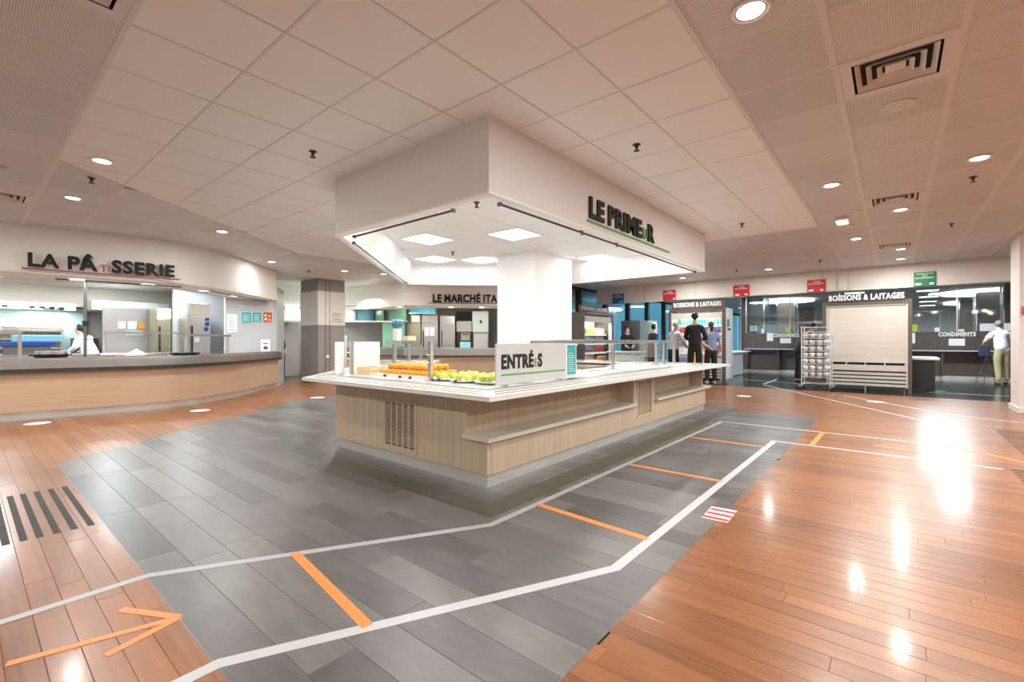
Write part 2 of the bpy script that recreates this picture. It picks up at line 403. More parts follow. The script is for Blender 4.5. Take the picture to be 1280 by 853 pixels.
def lay_floor(name, a0, a1, b0, b1, w, ln, regions, m, stuffname, limit=300):
    rnd = random.Random(3); items = []
    k0 = math.floor((a0-G0)/w); k1 = math.ceil((a1-G0)/w)
    for k in range(k0, k1):
        x0 = G0+k*w; x1 = x0+w; y = b0-rnd.random()*ln
        while y < b1:
            L = ln*rnd.uniform(.75, 1.2); y1 = y+L
            for reg in regions:
                p = [(x0,y),(x1,y),(x1,y1),(x0,y1)]
                for h in reg:
                    p = clip(p, *h)
                    if len(p) < 3: break
                if len(p) < 3: continue
                p = clean(p)
                if len(p) < 3 or parea(p) < .002: continue
                xs = [q[0] for q in p]; ys = [q[1] for q in p]
                mid = px_area(min(xs), max(xs), min(ys), max(ys), 0)
                # a plank counts as in view when any of its ends is
                s = max(mid, *[px_area(q[0]-.01, q[0]+.01, q[1]-.01, q[1]+.01, 0)*parea(p)/.0004*.5 for q in p])
                items.append((s, p, rnd.random()))
            y = y1
    items.sort(key=lambda t: -t[0]); rest = MB()
    for i, (s, p, t) in enumerate(items):
        if i < limit and s > 0:
            mb = MB(); mb.tone = t; plank_into(mb, p); mb.build(name, m, floor)
        else: rest.tone = t; plank_into(rest, p)
    if rest.v: rest.build(stuffname, m, floor, kind='stuff')
lay_floor('wood_plank', -1.5, 12.6, -4.5, 13, .0965, 1.15, [r+[(1,0,12.6)] for r in wood_regions], 'wood_floor', 'distant_wood_planks')
lay_floor('vinyl_plank', G0, G1, GB, GT, .1837, 1.22, [grey_planes], 'vinyl_floor', 'distant_vinyl_planks')
# thin metal strip where the vinyl meets the wood
t = MB()
t.box(G0-.0022, G0+.0022, GB, 6.05, -.004, .0008); t.box(G0, G1, GB-.0022, GB+.0022, -.004, .0008); t.box(G1-.0022, G1+.0022, GB, 6.8, -.004, .0012)
struct('floor_strip', t, 'steel_dark', floor)
# darker mitred border laid in the vinyl round the counter
OUT = [(2.62,2.43),(2.62,4.68),(5.55,7.62),(7.97,5.2),(7.97,2.43)]
cc = OUT[::-1]   # counter-clockwise: left side is inside
b_o, b_i = offset(cc, -.42, True), offset(cc, -.22, True)
for i in range(5):
    j = (i+1) % 5; mb = MB(); mb.prism([b_o[i], b_o[j], b_i[j], b_i[i]], 0, .0006); mb.build('vinyl_border', 'olive_vinyl', floor)
# dark floor beyond the beige bulkhead
for k in range(4):
    for q in range(9):
        a0 = 12.6+k*1.62; b0 = -6.6+q*1.62; mb = MB(); mb.tone = random.random()
        mb.box(a0+.002, a0+1.618, b0+.002, min(b0+1.618, 7.7), -.009, 0); mb.build('dark_floor_sheet', 'dark_slate', floor)

# ------------------------------------------------------------------ setting: ceiling
ceiling = struct('ceiling', MB().box(-4, 33, -8, 7.95, H+.03, H+.15).prism([(-4,7.95),(11.0,7.95),(21.05,18),(-4,18)], H+.03, H+.15), 'grid_white')
T = .577; A0 = .576; B0 = .86
canopy_poly = [(2.54,2.34),(7.65,2.34),(7.65,5.42),(5.6,7.47),(2.54,4.55)]   # ccw
def inside(poly, x, y, m=0):
    for i in range(len(poly)):
        p, q = poly[i], poly[(i+1) % len(poly)]; l = math.hypot(q[0]-p[0], q[1]-p[1])
        if ((q[0]-p[0])*(y-p[1])-(q[1]-p[1])*(x-p[0]))/l < m: return False
    return True
# items set into the ceiling take the place of a panel
VENTS = [(5, -2), (11, -2), (-1, 3), (-1, 12), (17, -2)]
white, metal = [], []
for i in range(-5, 34):
    for j in range(-13, 24):
        a0, b0 = A0+i*T, B0+j*T; p = [(a0,b0),(a0+T,b0),(a0+T,b0+T),(a0,b0+T)]
        if (i, j) in VENTS: continue
        if all(inside(canopy_poly, *q, .02) for q in p): continue
        if a0 > 13.6: metal.append((px_area(a0, a0+T, b0, b0+T, H), p)); continue
        regs = [(white, grey_planes)]+[(metal, r) for r in wood_regions]
        for lst, reg in regs:
            q = p
            for h in reg:
                q = clip(q, h[0], h[1], h[2]+(.0 if h[0] in (0, -1) else 0))
                if len(q) < 3: break
            if len(q) < 3: continue
            q = clean(q)
            if len(q) > 2 and parea(q) > .01: lst.append((px_area(a0, a0+T, b0, b0+T, H)*parea(q)/T/T, q))
def tile_into(mb, poly, z, gap, drop):
    if sum(poly[i][0]*poly[(i+1)%len(poly)][1]-poly[(i+1)%len(poly)][0]*poly[i][1] for i in range(len(poly))) < 0: poly = poly[::-1]
    a = offset(poly, gap, True); b = offset(poly, gap+.003, True); n = len(a)
    v = [(x,y,z+.02) for x,y in a]+[(x,y,z+.002) for x,y in a]+[(x,y,z) for x,y in b]
    f = [tuple(range(3*n-1, 2*n-1, -1)), tuple(range(n))]
    for r in (0, 1): f += [(r*n+i, r*n+(i+1)%n, (r+1)*n+(i+1)%n, (r+1)*n+i) for i in range(n)]
    mb.add(v, f)
def perf_into(mb, poly, z):
    if sum(poly[i][0]*poly[(i+1)%len(poly)][1]-poly[(i+1)%len(poly)][0]*poly[i][1] for i in range(len(poly))) < 0: poly = poly[::-1]
    a = offset(poly, .009, True); b = offset(poly, .024, True); n = len(a)
    v = [(x,y,z+.02) for x,y in a]+[(x,y,z) for x,y in a]+[(x,y,z) for x,y in b]+[(x,y,z+.002) for x,y in b]
    mb.add(v, [tuple(range(n))]+[(r*n+i, r*n+(i+1)%n, (r+1)*n+(i+1)%n, (r+1)*n+i) for r in (0, 1, 2) for i in range(n)], 1)
    k = len(mb.v); mb.f.append(tuple(range(k-1, k-n-1, -1))); mb.m.append(0)
for lst, nm, m, fn in ((white, 'ceiling_tile', ['white_tile'], lambda mb, q: tile_into(mb, q, H, .0075, 0)),
                       (metal, 'perforated_panel', ['perforated_metal', 'grid_white'], lambda mb, q: perf_into(mb, q, H))):
    lst.sort(key=lambda t: -t[0]); rest = MB()
    for i, (s, q) in enumerate(lst):
        tn = random.random()
        if i < 300 and s > 2e-5: mb = MB(); mb.tone = tn; fn(mb, q); mb.build(nm, m, ceiling)
        else: rest.tone = tn; fn(rest, q)
    if rest.v: rest.build('distant_ceiling_panels', m, ceiling, kind='stuff')
for i in range(-5, 34):
    a = A0+i*T; w2 = .014 if i in (0, -1) else .006
    MB().box(a-w2, a+w2, -7, 13.9, H-(.004 if w2 > .01 else .0), H+.012).build('ceiling_bar', 'grid_white', ceiling)
for j in range(-13, 24):
    b = B0+j*T; w2 = .014 if j <= 0 else .006
    MB().box(-3, 20, b-w2, b+w2, H-(.005 if w2 > .01 else .0005), H+.012).build('ceiling_bar', 'grid_white', ceiling)
for i, j in VENTS:
    a0, b0 = A0+i*T, B0+j*T; a1, b1 = a0+T, b0+T; ca, cb = a0+T/2, b0+T/2
    v = thing('ceiling_vent', 'x', 'vent', (ca, cb, H))
    m = MB(); m.box(a0+.012, a1-.012, b0+.012, b1-.012, H+.026, H+.0295); m.build('duct', 'black_hole', v)
    for k, r in enumerate((.275, .198, .143, .09)):
        q = MB(); r2 = r-.026 if k else r-.062
        P = [(ca-r,cb-r),(ca+r,cb-r),(ca+r,cb+r),(ca-r,cb+r)]; Q = [(ca-r2,cb-r2),(ca+r2,cb-r2),(ca+r2,cb+r2),(ca-r2,cb+r2)]
        zt, zb = (H-.002, H-.006) if k == 0 else (H-.006, H+.022)
        n = 4; vv = [(x,y,zt if k == 0 else zt) for x,y in P]+[(x,y,zb) for x,y in Q]+[(x,y,zb+.003) for x,y in Q]+[(x,y,zt+.003) for x,y in P]
        q.add(vv, [(a*4+s_, a*4+(s_+1)%4, ((a+1)%4)*4+(s_+1)%4, ((a+1)%4)*4+s_) for a in range(4) for s_ in range(4)])
        q.build('frame' if k == 0 else 'vane', 'grid_white', v)
    MB().box(ca-.05, ca+.05, cb-.05, cb+.05, H+.008, H+.014).build('vane', 'grid_white', v)
    if True:
        fr = MB(); fr.ribbon([(a0+.01,b0+.01),(a1-.01,b0+.01),(a1-.01,b1-.01),(a0+.01,b1-.01)], 0, .018, H-.002, H+.01, closed=True); fr.build('rim', 'grid_white', v)
    v['label'] = {(5,-2): 'large square louvred vent in perforated ceiling beside the unlit round downlight', (11,-2): 'smaller-looking square vent farther along the same panel row, between lit downlights',
        (-1,3): 'square ceiling vent cut off by the top left edge of the photo', (-1,12): 'square vent in the left ceiling above the start of the pastry sign',
        (17,-2): 'farthest square vent, close to the beige bulkhead'}[(i,j)]

# ------------------------------------------------------------------ setting: outer walls (behind the camera too)
struct('wall_back_left', MB().box(-4.15, -4, -8, 18, 0, H+.1), 'ceiling_white')
struct('wall_behind', MB().box(-4, 33, -8.15, -8, 0, H+.1), 'ceiling_white')
struct('wall_far', MB().box(33, 33.15, -8, 7.95, 0, H+.1), 'pale_grey_wall')
struct('wall_rear', MB().box(-4, 21, 18, 18.15, 0, H+.1), 'grey_wall')
struct('wall_market_outer', MB().ribbon([(11.0,7.95),(21.05,18)], 0, .1, 0, H+.1), 'grey_wall')
# window wall along X at y = 7.7, from the end of the Italian counter to the far room
ww = 7.72; WX = [10.95+1.77*k for k in range(0, 13)]
struct('wall_window_sill', MB().box(11.0, 33, ww, ww+.2, 0, .35), 'pale_grey_wall')
struct('wall_window_head', MB().box(10.7, 33, ww, ww+.2, H-.06, H+.03), 'charcoal')
for k, x in enumerate(WX[:-1]):
    wn = thing('window_%d' % (k+1), 'x', 'window', (x, ww, 0)); del wn['label']; del wn['category']; wn['kind'] = 'structure'
    MB().box(x, x+1.77, ww+.08, ww+.09, .35, H-.06).build('pane', 'window_glass', wn)
    MB().box(x-.07, x+.07, ww, ww+.16, .35, H-.06).build('mullion', 'charcoal', wn)
# beige bulkhead hanging from the ceiling across the room
bh = MB(); bh.box(13.45, 13.6, -7.9, 7.55, 2.36, H+.02); bulk = struct('bulkhead', bh, 'beige_fascia')
for y in (5.9, 4.36, 1.35, .85, -2.1): MB().box(13.447, 13.45, y-.003, y+.003, 2.36, H).build('panel_joint', 'groove_dark', bulk)
MB().box(13.447, 13.62, -7.9, 7.55, 2.345, 2.36).build('edge_trim', 'steel', bulk)
MB().box(13.40, 13.45, .85, 1.02, 2.36, H).build('pipe_cover', 'beige_fascia', bulk)
# white pillar at the right edge
rp = struct('wall_pillar_right', MB().box(10.77, 11.5, -2.3, -1.53, 0, H), 'white_pillar')
MB().box(10.745, 11.52, -2.32, -1.505, 0, .09).build('baseboard', 'white_pillar', rp, bevel=.006)
# far room: pillars and round luminous ceiling discs
for n, (x, y, wd) in enumerate([(19.9,4.2,.8),(23.1,3.6,.66),(28.3,3.5,.7),(27,-2.4,.63),(22.4,-2.5,.72),(20.1,-2.75,.5),(19.7,.6,.0)]):
    if not wd: continue
    p_ = thing('wood_pillar', ['dark wood-panelled pillar directly left of the left CONDIMENTS lettering', 'middle dark wood pillar seen behind the left condiment counter', 'smallest and farthest dark wood pillar left of the shuttered fridge',
        'left dark wood pillar behind the right CONDIMENTS lettering', 'wide dark wood pillar behind the standing papers at right', 'dark wood pillar behind the head of the man in khaki trousers'][n], 'pillar', (x, y, 0))
    MB().box(x-wd*.5, x+wd*.5, y-wd*.5, y+wd*.5, 0, H).build('core', 'dark_wood', p_)
    for sx in (-1, 1):
        for sy in (-1, 1): MB().box(x+sx*wd*.5-.02, x+sx*wd*.5+.02, y+sy*wd*.5-.02, y+sy*wd*.5+.02, 0, H-.002).build('corner_strip', 'chrome', p_)
for (x, y, r, l) in [(22.3,3.5,1.0,'large round luminous ceiling disc above the left condiment counter'), (22.9,-2.6,1.3,'nearer round luminous ceiling disc over the right far room'), (28.5,-3.0,1.3,'farther round luminous ceiling disc over the right far room')]:
    d = MB(); d.lathe([(r,0),(r,.05)], (x, y, H-.06), 32); tag(d.build('ceiling_disc', 'cool_glow'), l, 'ceiling light')
    area((x, y, H-.07), r*1.8, 40, COOL)
for k, (x, y) in enumerate([(20.6,-.85),(23.5,-1.0),(26.3,-1.1),(29.3,-1.2),(20.0,1.07),(16.2,4.6),(16.4,-1.2),(21,6.0),(25.5,5.8)]):
    q = thing('panel_light', 'x', 'ceiling light', (x, y, H))
    q['label'] = ['nearest of the row of four panel lights right of the shuttered fridge', 'second of the four panel lights in the row right of the shuttered fridge', 'third of the four panel lights in the row right of the shuttered fridge', 'farthest of the four panel lights in the row right of the shuttered fridge',
        'rectangular ceiling light just behind the bulkhead over the shuttered fridge', 'ceiling light behind the bulkhead near the lit fridge with customers', 'ceiling light behind the bulkhead above the right condiment counter', 'ceiling light near the windows left of the first wood pillar','far ceiling light near the end of the window wall'][k]
    MB().box(x-.3, x+.3, y-.3, y+.3, H-.03, H-.004).build('frame', 'grid_white', q)
    MB().box(x-.27, x+.27, y-.27, y+.27, H-.035, H-.03).build('diffuser', 'cool_glow', q)
    area((x, y, H-.045), .5, 150 if k in (5, 6) else 55, COOL, 'SQUARE')

# ------------------------------------------------------------------ downlights, sprinklers and other ceiling fittings
DL = [(2.61,.57,'large bright downlight at the top edge of the photo, right of centre'), (.86,5.77,'bright downlight in the white ceiling tiles at upper left'), (.86,7.53,'downlight just beyond the white tiles, nearest to the pastry fascia'),
 (6.10,.53,'bright downlight directly above the oblong emergency light'), (6.08,-.61,'bright downlight beside the sprinkler near the right edge'), (7.82,-.06,'downlight beside the smaller square vent'),
 (9.56,.49,'downlight in the row just beyond the oblong emergency light'), (11.17,-.09,'small downlight second from the bulkhead on the right'), (2.61,8.05,'small downlight above the right half of the pastry fascia'),
 (4.30,10.31,'small downlight in front of the end of the pastry fascia'), (12.5,-.1,'small downlight close to the farthest vent'), (12.3,2.3,'small downlight in front of the bulkhead right of the canopy'),
 (12.5,4.4,'small downlight between the canopy and the bulkhead signs'), (6.0,10.3,'small downlight left of the grey pillar'), (7.2,15.1,'distant downlight over the passage beside the grey pillar'), (8.8,-3.5,'downlight in the ceiling right of the white pillar'),
 (9.7,7.0,'downlight between the canopy and the Italian market fascia'), (6.9,10.0,'downlight in front of the left end of the Italian market fascia'), (2.6,-1.6,'downlight over the bare wood floor at lower right'), (.86,3.2,'downlight in the ceiling at the upper left above the floor arrow')]
DARKBACK = [(-1.6,-1.2),(-1.6,2.4),(-1.6,5.8),(.9,-3.6),(2.6,-3.8),(6.1,-3.6),(-1.6,8.2),(-1.5,-4.5),(9.6,-3.9),(12,-3.6),(2.2,-1.8),(5.0,-2.0)]
def downlight(x, y, label, lit=True):
    q = thing('downlight', label, 'ceiling light', (x, y, H))
    r = MB(); r.lathe([(.10,0),(.10,-.006),(.085,-.009),(.077,-.004)], (x, y, H), 28); r.build('ring', 'grid_white', q, smooth=False)
    r = MB(); n = 24
    prof = [(.077,-.003),(.07,.03),(.05,.07)]
    vs = []; [vs.extend([(x+rr*math.cos(2*math.pi*i/n), y+rr*math.sin(2*math.pi*i/n), H+z) for i in range(n)]) for rr, z in prof]
    r.add(vs, [(j*n+i, j*n+(i+1)%n, (j+1)*n+(i+1)%n, (j+1)*n+i) for j in range(2) for i in range(n)]); r.build('reflector', 'reflector', q, smooth=True)
    if lit: r = MB(); r.lathe([(.066,0),(.066,-.002)], (x, y, H-.002), 24); r.build('bulb', 'lamp_glow', q)
    else:
        r = MB(); r.lathe([(.06,0),(.06,.004)], (x, y, H-.002), 20); r.build('bulb_cover', 'steel', q)
        for s in (-.03, .03): MB().tube((x+s, y-.05, H-.005), (x+s, y+.05, H-.005), .012).build('bulb', 'white_print', q)
    return q
for x, y, l in DL[:18]:
    downlight(x, y, l); area((x, y, H-.02), .12, LAMP_W*{4.30:.35,6.9:.5,.86:.8}.get(x, 1), WARM)
downlight(4.35, -.02, 'unlit round downlight below the large square vent', False)
for x, y in DARKBACK: area((x, y, H-.02), .16, LAMP_W*1.6, WARM)
# oblong emergency light
e = thing('emergency_light', 'oblong white emergency light glowing on the perforated ceiling', 'ceiling light', (7.87, .56, H))
MB().box(7.72, 8.02, .48, .64, H-.05, H).build('body', 'grid_white', e, bevel=.01); MB().box(7.74, 8.0, .50, .62, H-.06, H-.05).build('diffuser', 'cool_glow', e)
sd = MB(); sd.lathe([(.05,0),(.05,-.02),(.035,-.035),(0.01,-.036)], (8.35,.5,H), 16); tag(sd.build('smoke_detector', 'grid_white'), 'small round detector just beyond the oblong emergency light', 'detector')
sd = MB(); sd.lathe([(.05,0),(.05,-.02),(.035,-.035),(0.01,-.036)], (.25,6.7,H), 16); tag(sd.build('smoke_detector', 'roller_beige'), 'round yellowed detector at left edge above the pastry sign', 'detector')
SP = [(2.03,4.02,'sprinkler head in the white tiles left of the canopy'),(.88,6.46,'sprinkler head between two downlights at upper left'),(3.76,1.72,'sprinkler head in the white tiles above the LE PRIMEuR lettering'),(6.74,-.63,'sprinkler head below the downlight near the right edge'),
      (9.21,-.64,'farther sprinkler head toward the right edge, beyond the nearer one'),(7.26,1.7,'sprinkler head beside the right end of the canopy'),(11.9,2.9,'tiny sprinkler in front of the bulkhead, near the canopy corner'),(5.4,10.9,'tiny sprinkler left of the grey pillar'),(11.6,1.2,'tiny sprinkler in front of the shuttered fridge bulkhead'), (8.4,11.3,'tiny sprinkler in front of the white fascia right of the grey pillar')]
def sprinkler(x, y, z, l):
    q = thing('sprinkler', l, 'sprinkler', (x, y, z)); m = MB(); m.lathe([(.035,0),(.035,-.004),(.014,-.008),(.014,-.03),(.006,-.034),(.006,-.05)], (x,y,z), 12); m.build('body', 'sprinkler_brass', q)
    m = MB(); m.lathe([(.026,0),(.026,-.003)], (x,y,z-.052), 12)
    for s in (-1, 1): m.tube((x+s*.012,y,z-.028), (x+s*.016,y,z-.052), .0028, 6)
    m.build('deflector', 'sprinkler_brass', q)
for s in SP: sprinkler(s[0], s[1], H, s[2])
# ------------------------------------------------------------------ canopy over the island
ZB, ZI = 2.28, 2.62
cp = thing('canopy', 'large white five-sided suspended canopy with LE PRIMEuR lettering over the food island', 'canopy', (5.1, 3.9, ZB))
n5 = len(canopy_poly)
fo, fi = canopy_poly, offset(canopy_poly, .03, True)
for i in range(n5):
    j = (i+1) % n5; MB().prism([fo[i], fo[j], fi[j], fi[i]], ZB, H+.01).build('fascia_board', 'canopy_white', cp)
MB().ribbon(canopy_poly, -.004, .075, ZB-.018, ZB, closed=True).build('edge_frame', 'bright_white', cp)
lo, hi = offset(canopy_poly, .08, True), offset(canopy_poly, .26, True)
for i in range(n5):
    j = (i+1) % n5; m = MB(); v = [(*lo[i],ZB),(*lo[j],ZB),(*hi[j],ZI),(*hi[i],ZI)]
    v2 = [(x,y,z+.01) for x,y,z in v]; m.add(v+v2, [(0,1,2,3),(7,6,5,4),(0,4,5,1),(1,5,6,2),(2,6,7,3),(3,7,4,0)]); m.build('sloped_cove', 'bright_white', cp)
MB().prism(offset(canopy_poly, .1, True), ZI+.025, ZI+.04).build('backing', 'bright_white', cp)
LIGHTS = [(4,7),(6,5),(8,8),(9,8),(11,5),(4,3),(3,4),(9,3)]     # grid cells holding square panel lights
LIGHTS = [(6,5),(4,7),(8,9),(9,8),(11,5),(4,4),(5,4),(9,3)]
LIGHTS = [(4.33,5.165),(4.9,4.01),(5.48,6.32),(6.06,5.74),(7.2,4.01),(3.18,2.86),(3.18,3.95),(6.35,2.86)]
lightcells = set()
for x, y in LIGHTS: lightcells.add((math.floor((x-A0)/T), math.floor((y-B0)/T)))
hiin = offset(canopy_poly, .25, True)
for i in range(2, 14):
    for j in range(2, 13):
        a0, b0 = A0+i*T, B0+j*T; q = [(a0,b0),(a0+T,b0),(a0+T,b0+T),(a0,b0+T)]
        if (i, j) in lightcells:
            f = MB(); f.ribbon(q, .004, .02, ZI-.004, ZI+.02, closed=True); lf_ = f.build('light_frame', 'grid_white', cp)
            MB().box(a0+.02, a0+T-.02, b0+.02, b0+T-.02, ZI, ZI+.01).build('light_panel', 'panel_glow', lf_)
            area((a0+T/2, b0+T/2, ZI-.01), T-.05, 15, NEUT, 'SQUARE'); continue
        for k in range(n5):
            p, r = hiin[k], hiin[(k+1) % n5]; nx, ny = (r[1]-p[1]), -(r[0]-p[0]); l = math.hypot(nx, ny)
            q = clip(q, nx/l, ny/l, (nx*p[0]+ny*p[1])/l)
            if len(q) < 3: break
        if len(q) > 2:
            q = clean(q)
            if len(q) > 2 and parea(q) > .01: m = MB(); tile_into(m, q, ZI, .004, 0); m.build('canopy_tile', 'bright_white', cp)
for x, y in ((3.5,3.4),(5.2,5.6),(6.3,3.2),(5.3,3.2)): sprinkler(x, y, ZI, {3.5:'small sprinkler inside the front of the canopy',5.2:'sprinkler between the rear panel lights inside the canopy',6.3:'sprinkler inside the canopy, right of the white column',5.3:'sprinkler inside the canopy before the white column'}[x])
sx = Vector((1,0,0)); BK = 'black_letter'
sg = thing('lettering_sign', 'black raised LE PRIMEuR lettering with green underline on the canopy', 'sign', (4.0, 2.335, 2.345))
text_parts(sg, [('LE ', 1, .04, BK), ('PRIME', 1, .04, BK), ('U', .66, .0, 'green_line'), ('R', 1, .04, BK)], (4.0, 2.338, 2.39), sx, 1.60, .19, .02)
MB().box(3.97, 6.12, 2.325, 2.339, 2.337, 2.355).build('underline', 'green_line', sg)
# hanging black rails just under the canopy edge
for (p, q, l) in [((2.68,2.88),(2.68,4.41),'dark metal rail hanging under the left front edge of the canopy'), ((2.8,2.46),(7.55,2.46),'long dark metal rail hanging under the LE PRIMEuR side of the canopy'),
                  ((2.85,4.7),(5.5,7.22),'dark metal rail along the slanted left rear edge of the canopy')]:
    r = thing('hanging_rail', l, 'rail', (*p, 2.25)); MB().tube((*p,2.26), (*q,2.26), .011, 8).build('tube', 'charcoal', r)
    d = Vector((q[0]-p[0], q[1]-p[1])); 
    for f in (.12, .5, .88):
        x, y = p[0]+d.x*f, p[1]+d.y*f
        MB().tube((x,y,2.26), (x,y,2.34), .005, 6).build('hanger', 'steel', r)
    for e in (p, q): MB().obox(e, d, .02, .035, 2.245, 2.275).build('end_cap', 'charcoal', r)
# white column standing in the island
struct('trim_column', MB().box(5.95, 7.05, 4.47, 5.28, 0, ZI), 'bright_white')

# ------------------------------------------------------------------ food island
isl = thing('food_island', 'five-sided buffet island of pale oak with white tray rail and metal kick plate', 'counter', (4.5, 3.5, 0))
W = .85
# open path round the island from the gap on the far side, counter-clockwise outline -> left is inside
pathR = [(6.95,6.22),(7.97,5.2),(7.97,2.43),(2.62,2.43),(2.62,4.68),(5.55,7.62),(6.15,7.02)]
pathR = pathR  # travelling clockwise seen from above: right side is inside
def rib(o0, o1, z0, z1, m, name, pts=pathR, bevel=0): MB().ribbon(pts, -o0, -o1, z0, z1).build(name, m, isl, bevel=bevel)
rib(.02, .06, 0, .10, 'steel_kick', 'kick_plate')
rib(.06, W, 0, .10, 'groove_dark', 'plinth')
# body panels, front side to the left of the photo: one long board with the grille
def bod(x0, x1, y0, y1, z0, z1, name='panel', m='light_oak'): return MB().box(x0, x1, y0, y1, z0, z1).build(name, m, isl, bevel=.002)
# left front face x = 2.62, y 2.665..4.68 full height; vent opening y 3.29..3.80, z .13...59
VY0, VY1, VZ0, VZ1 = 3.29, 3.80, .13, .60
bod(2.62, 2.66, 2.43, 2.665, .10, .365)
bod(2.62, 2.66, 2.667, VY0-.0, .10, .735); bod(2.62, 2.66, VY1, 4.68, .10, .735)
bod(2.62, 2.66, VY0+.001, VY1-.001, .10, VZ0); bod(2.62, 2.66, VY0+.001, VY1-.001, VZ1, .735)
def grille(p, ux, w, z0, z1, cols, rows, nrm):
    """thin louvre plate with slots: frame bars plus slats, dark void behind"""
    m = MB(); nx, ny = nrm
    def bar(s0, s1, za, zb, d=.012, o=.0):
        x0, y0 = p[0]+ux[0]*s0+nx*o, p[1]+ux[1]*s0+ny*o; x1, y1 = p[0]+ux[0]*s1+nx*(o-d), p[1]+ux[1]*s1+ny*(o-d)
        m.box(min(x0,x1), max(x0,x1), min(y0,y1), max(y0,y1), za, zb)
    bar(0, .035, z0, z1, o=.004); bar(w-.035, w, z0, z1, o=.004); bar(0, w, z0, z0+.035, o=.0035); bar(0, w, z1-.035, z1, o=.0035)
    cw = (w-.07)/cols
    for c in range(1, cols): bar(.035+c*cw-.009, .035+c*cw+.009, z0, z1)
    m.build('grille_frame', 'light_oak', isl)
    m = MB(); rh = (z1-z0-.07)/rows
    for r in range(1, rows): bar(.03, w-.03, z0+.035+r*rh-.0042, z0+.035+r*rh+.0042, d=.006, o=-.0005)
    m.build('grille_slats', 'light_oak', isl)
grille((2.62, VY0), (0,1), VY1-VY0, VZ0, VZ1, 5, 24, (-1,0)); MB().box(2.655, 2.66, VY0, VY1, VZ0, VZ1).build('grille_void', 'black_hole', isl)
# right face y = 2.43: low part, recess with shelf, vent pier, second recess with shelf
RX = 5.22; RV = 5.86
bod(2.66, RX, 2.43, 2.47, .10, .365); bod(2.66, RX, 2.667, 2.70, .365, .735)
bod(RX, RX+.03, 2.43, 2.70, .365, .735); bod(RX+.031, RX+.10, 2.43, 2.46, .365, .735); bod(RX+.001, RX+.10, 2.43, 2.46, .10, .364); bod(RV-.08, RV, 2.43, 2.46, .10, .735); bod(RV-.03, RV-.001, 2.461, 2.70, .365, .735)
bod(RX+.10, RV-.08, 2.43, 2.46, .10, .20); bod(RX+.10, RV-.08, 2.43, 2.46, .67, .735)
grille((RX+.10, 2.43), (1,0), RV-.08-RX-.10, .20, .67, 5, 24, (0,-1)); MB().box(RX+.1, RV-.08, 2.462, 2.466, .2, .67).build('grille_void', 'black_hole', isl)
bod(RV, 7.97, 2.43, 2.47, .10, .365); bod(RV, 7.90, 2.667, 2.70, .365, .735)
for x0, x1, nm in ((2.58, RX, 1), (RV, 8.12, 2)): MB().box(x0, x1, 2.38, 2.68, .365, .40).build('shelf', 'laminate_shelf', isl, bevel=.004)
bod(7.93, 7.97, 2.47, 5.2, .10, .735); 
MB().ribbon([(2.62,4.68),(5.55,7.62),(6.15,7.02)], 0, -.04, .10, .735).build('panel', 'light_oak', isl)
MB().ribbon([(6.95,6.22),(7.97,5.2)], 0, -.04, .10, .735).build('panel', 'light_oak', isl)
innerp = offset(pathR, -W)
MB().ribbon(innerp, 0, .03, .10, .76).build('inner_panel', 'light_oak', isl)
# end panels at the gap
for a, b in ((pathR[0], innerp[0]), (pathR[-1], innerp[-1])): MB().ribbon([a, b], -.015, .015, .10, .76).build('end_panel', 'light_oak', isl)
MB().ribbon(pathR, -.05, -(W-.03), .70, .735).build('carcass_top', 'light_oak', isl)
# tray rail: slab, three raised white runners, corner pieces
rib(-.31, .0, .733, .758, 'corian', 'tray_rail_slab')
def runner(o0, o1):
    for i in range(len(pathR)-1):
        P = offset(pathR, -o0); Q = offset(pathR, -o1); a, b, c, d = P[i], P[i+1], Q[i+1], Q[i]
        L = math.hypot(b[0]-a[0], b[1]-a[1]); ux, uy = (pathR[i+1][0]-pathR[i][0]), (pathR[i+1][1]-pathR[i][1]); l = math.hypot(ux, uy); ux /= l; uy /= l; g = .07
        s0 = 0 if i == 0 else g; s1 = 0 if i == len(pathR)-2 else g
        MB().prism([(a[0]+ux*s0,a[1]+uy*s0),(b[0]-ux*s1,b[1]-uy*s1),(c[0]-ux*s1,c[1]-uy*s1),(d[0]+ux*s0,d[1]+uy*s0)], .7585, .765).build('tray_runner', 'corian', isl)
for o in ((-.31,-.228), (-.188,-.125), (-.085,-.0)): runner(*o)
MB().ribbon(pathR, .305, -.0, .758, .7625).build('runner_gap', 'groove_dark', isl)
Po, Qo = offset(pathR, .31), offset(pathR, 0)
for i in range(1, len(pathR)-1):
    def unit(a, b): l = math.hypot(b[0]-a[0], b[1]-a[1]); return ((b[0]-a[0])/l, (b[1]-a[1])/l)
    u1, u2 = unit(pathR[i], pathR[i-1]), unit(pathR[i], pathR[i+1]); g = .068
    MB().prism([(Po[i][0],Po[i][1]), (Po[i][0]+u2[0]*g,Po[i][1]+u2[1]*g), (Qo[i][0]+u2[0]*g,Qo[i][1]+u2[1]*g), (Qo[i][0]+u1[0]*g,Qo[i][1]+u1[1]*g), (Po[i][0]+u1[0]*g,Po[i][1]+u1[1]*g)], .7586, .7655).build('rail_corner', 'corian', isl)
# stainless upstand and display surface
rib(.0, .10, .735, .775, 'steel', 'steel_edge')
rib(.10, .70, .735, .768, 'white_ceramic', 'display_top')
rib(.70, W, .735, .780, 'corian', 'staff_edge')

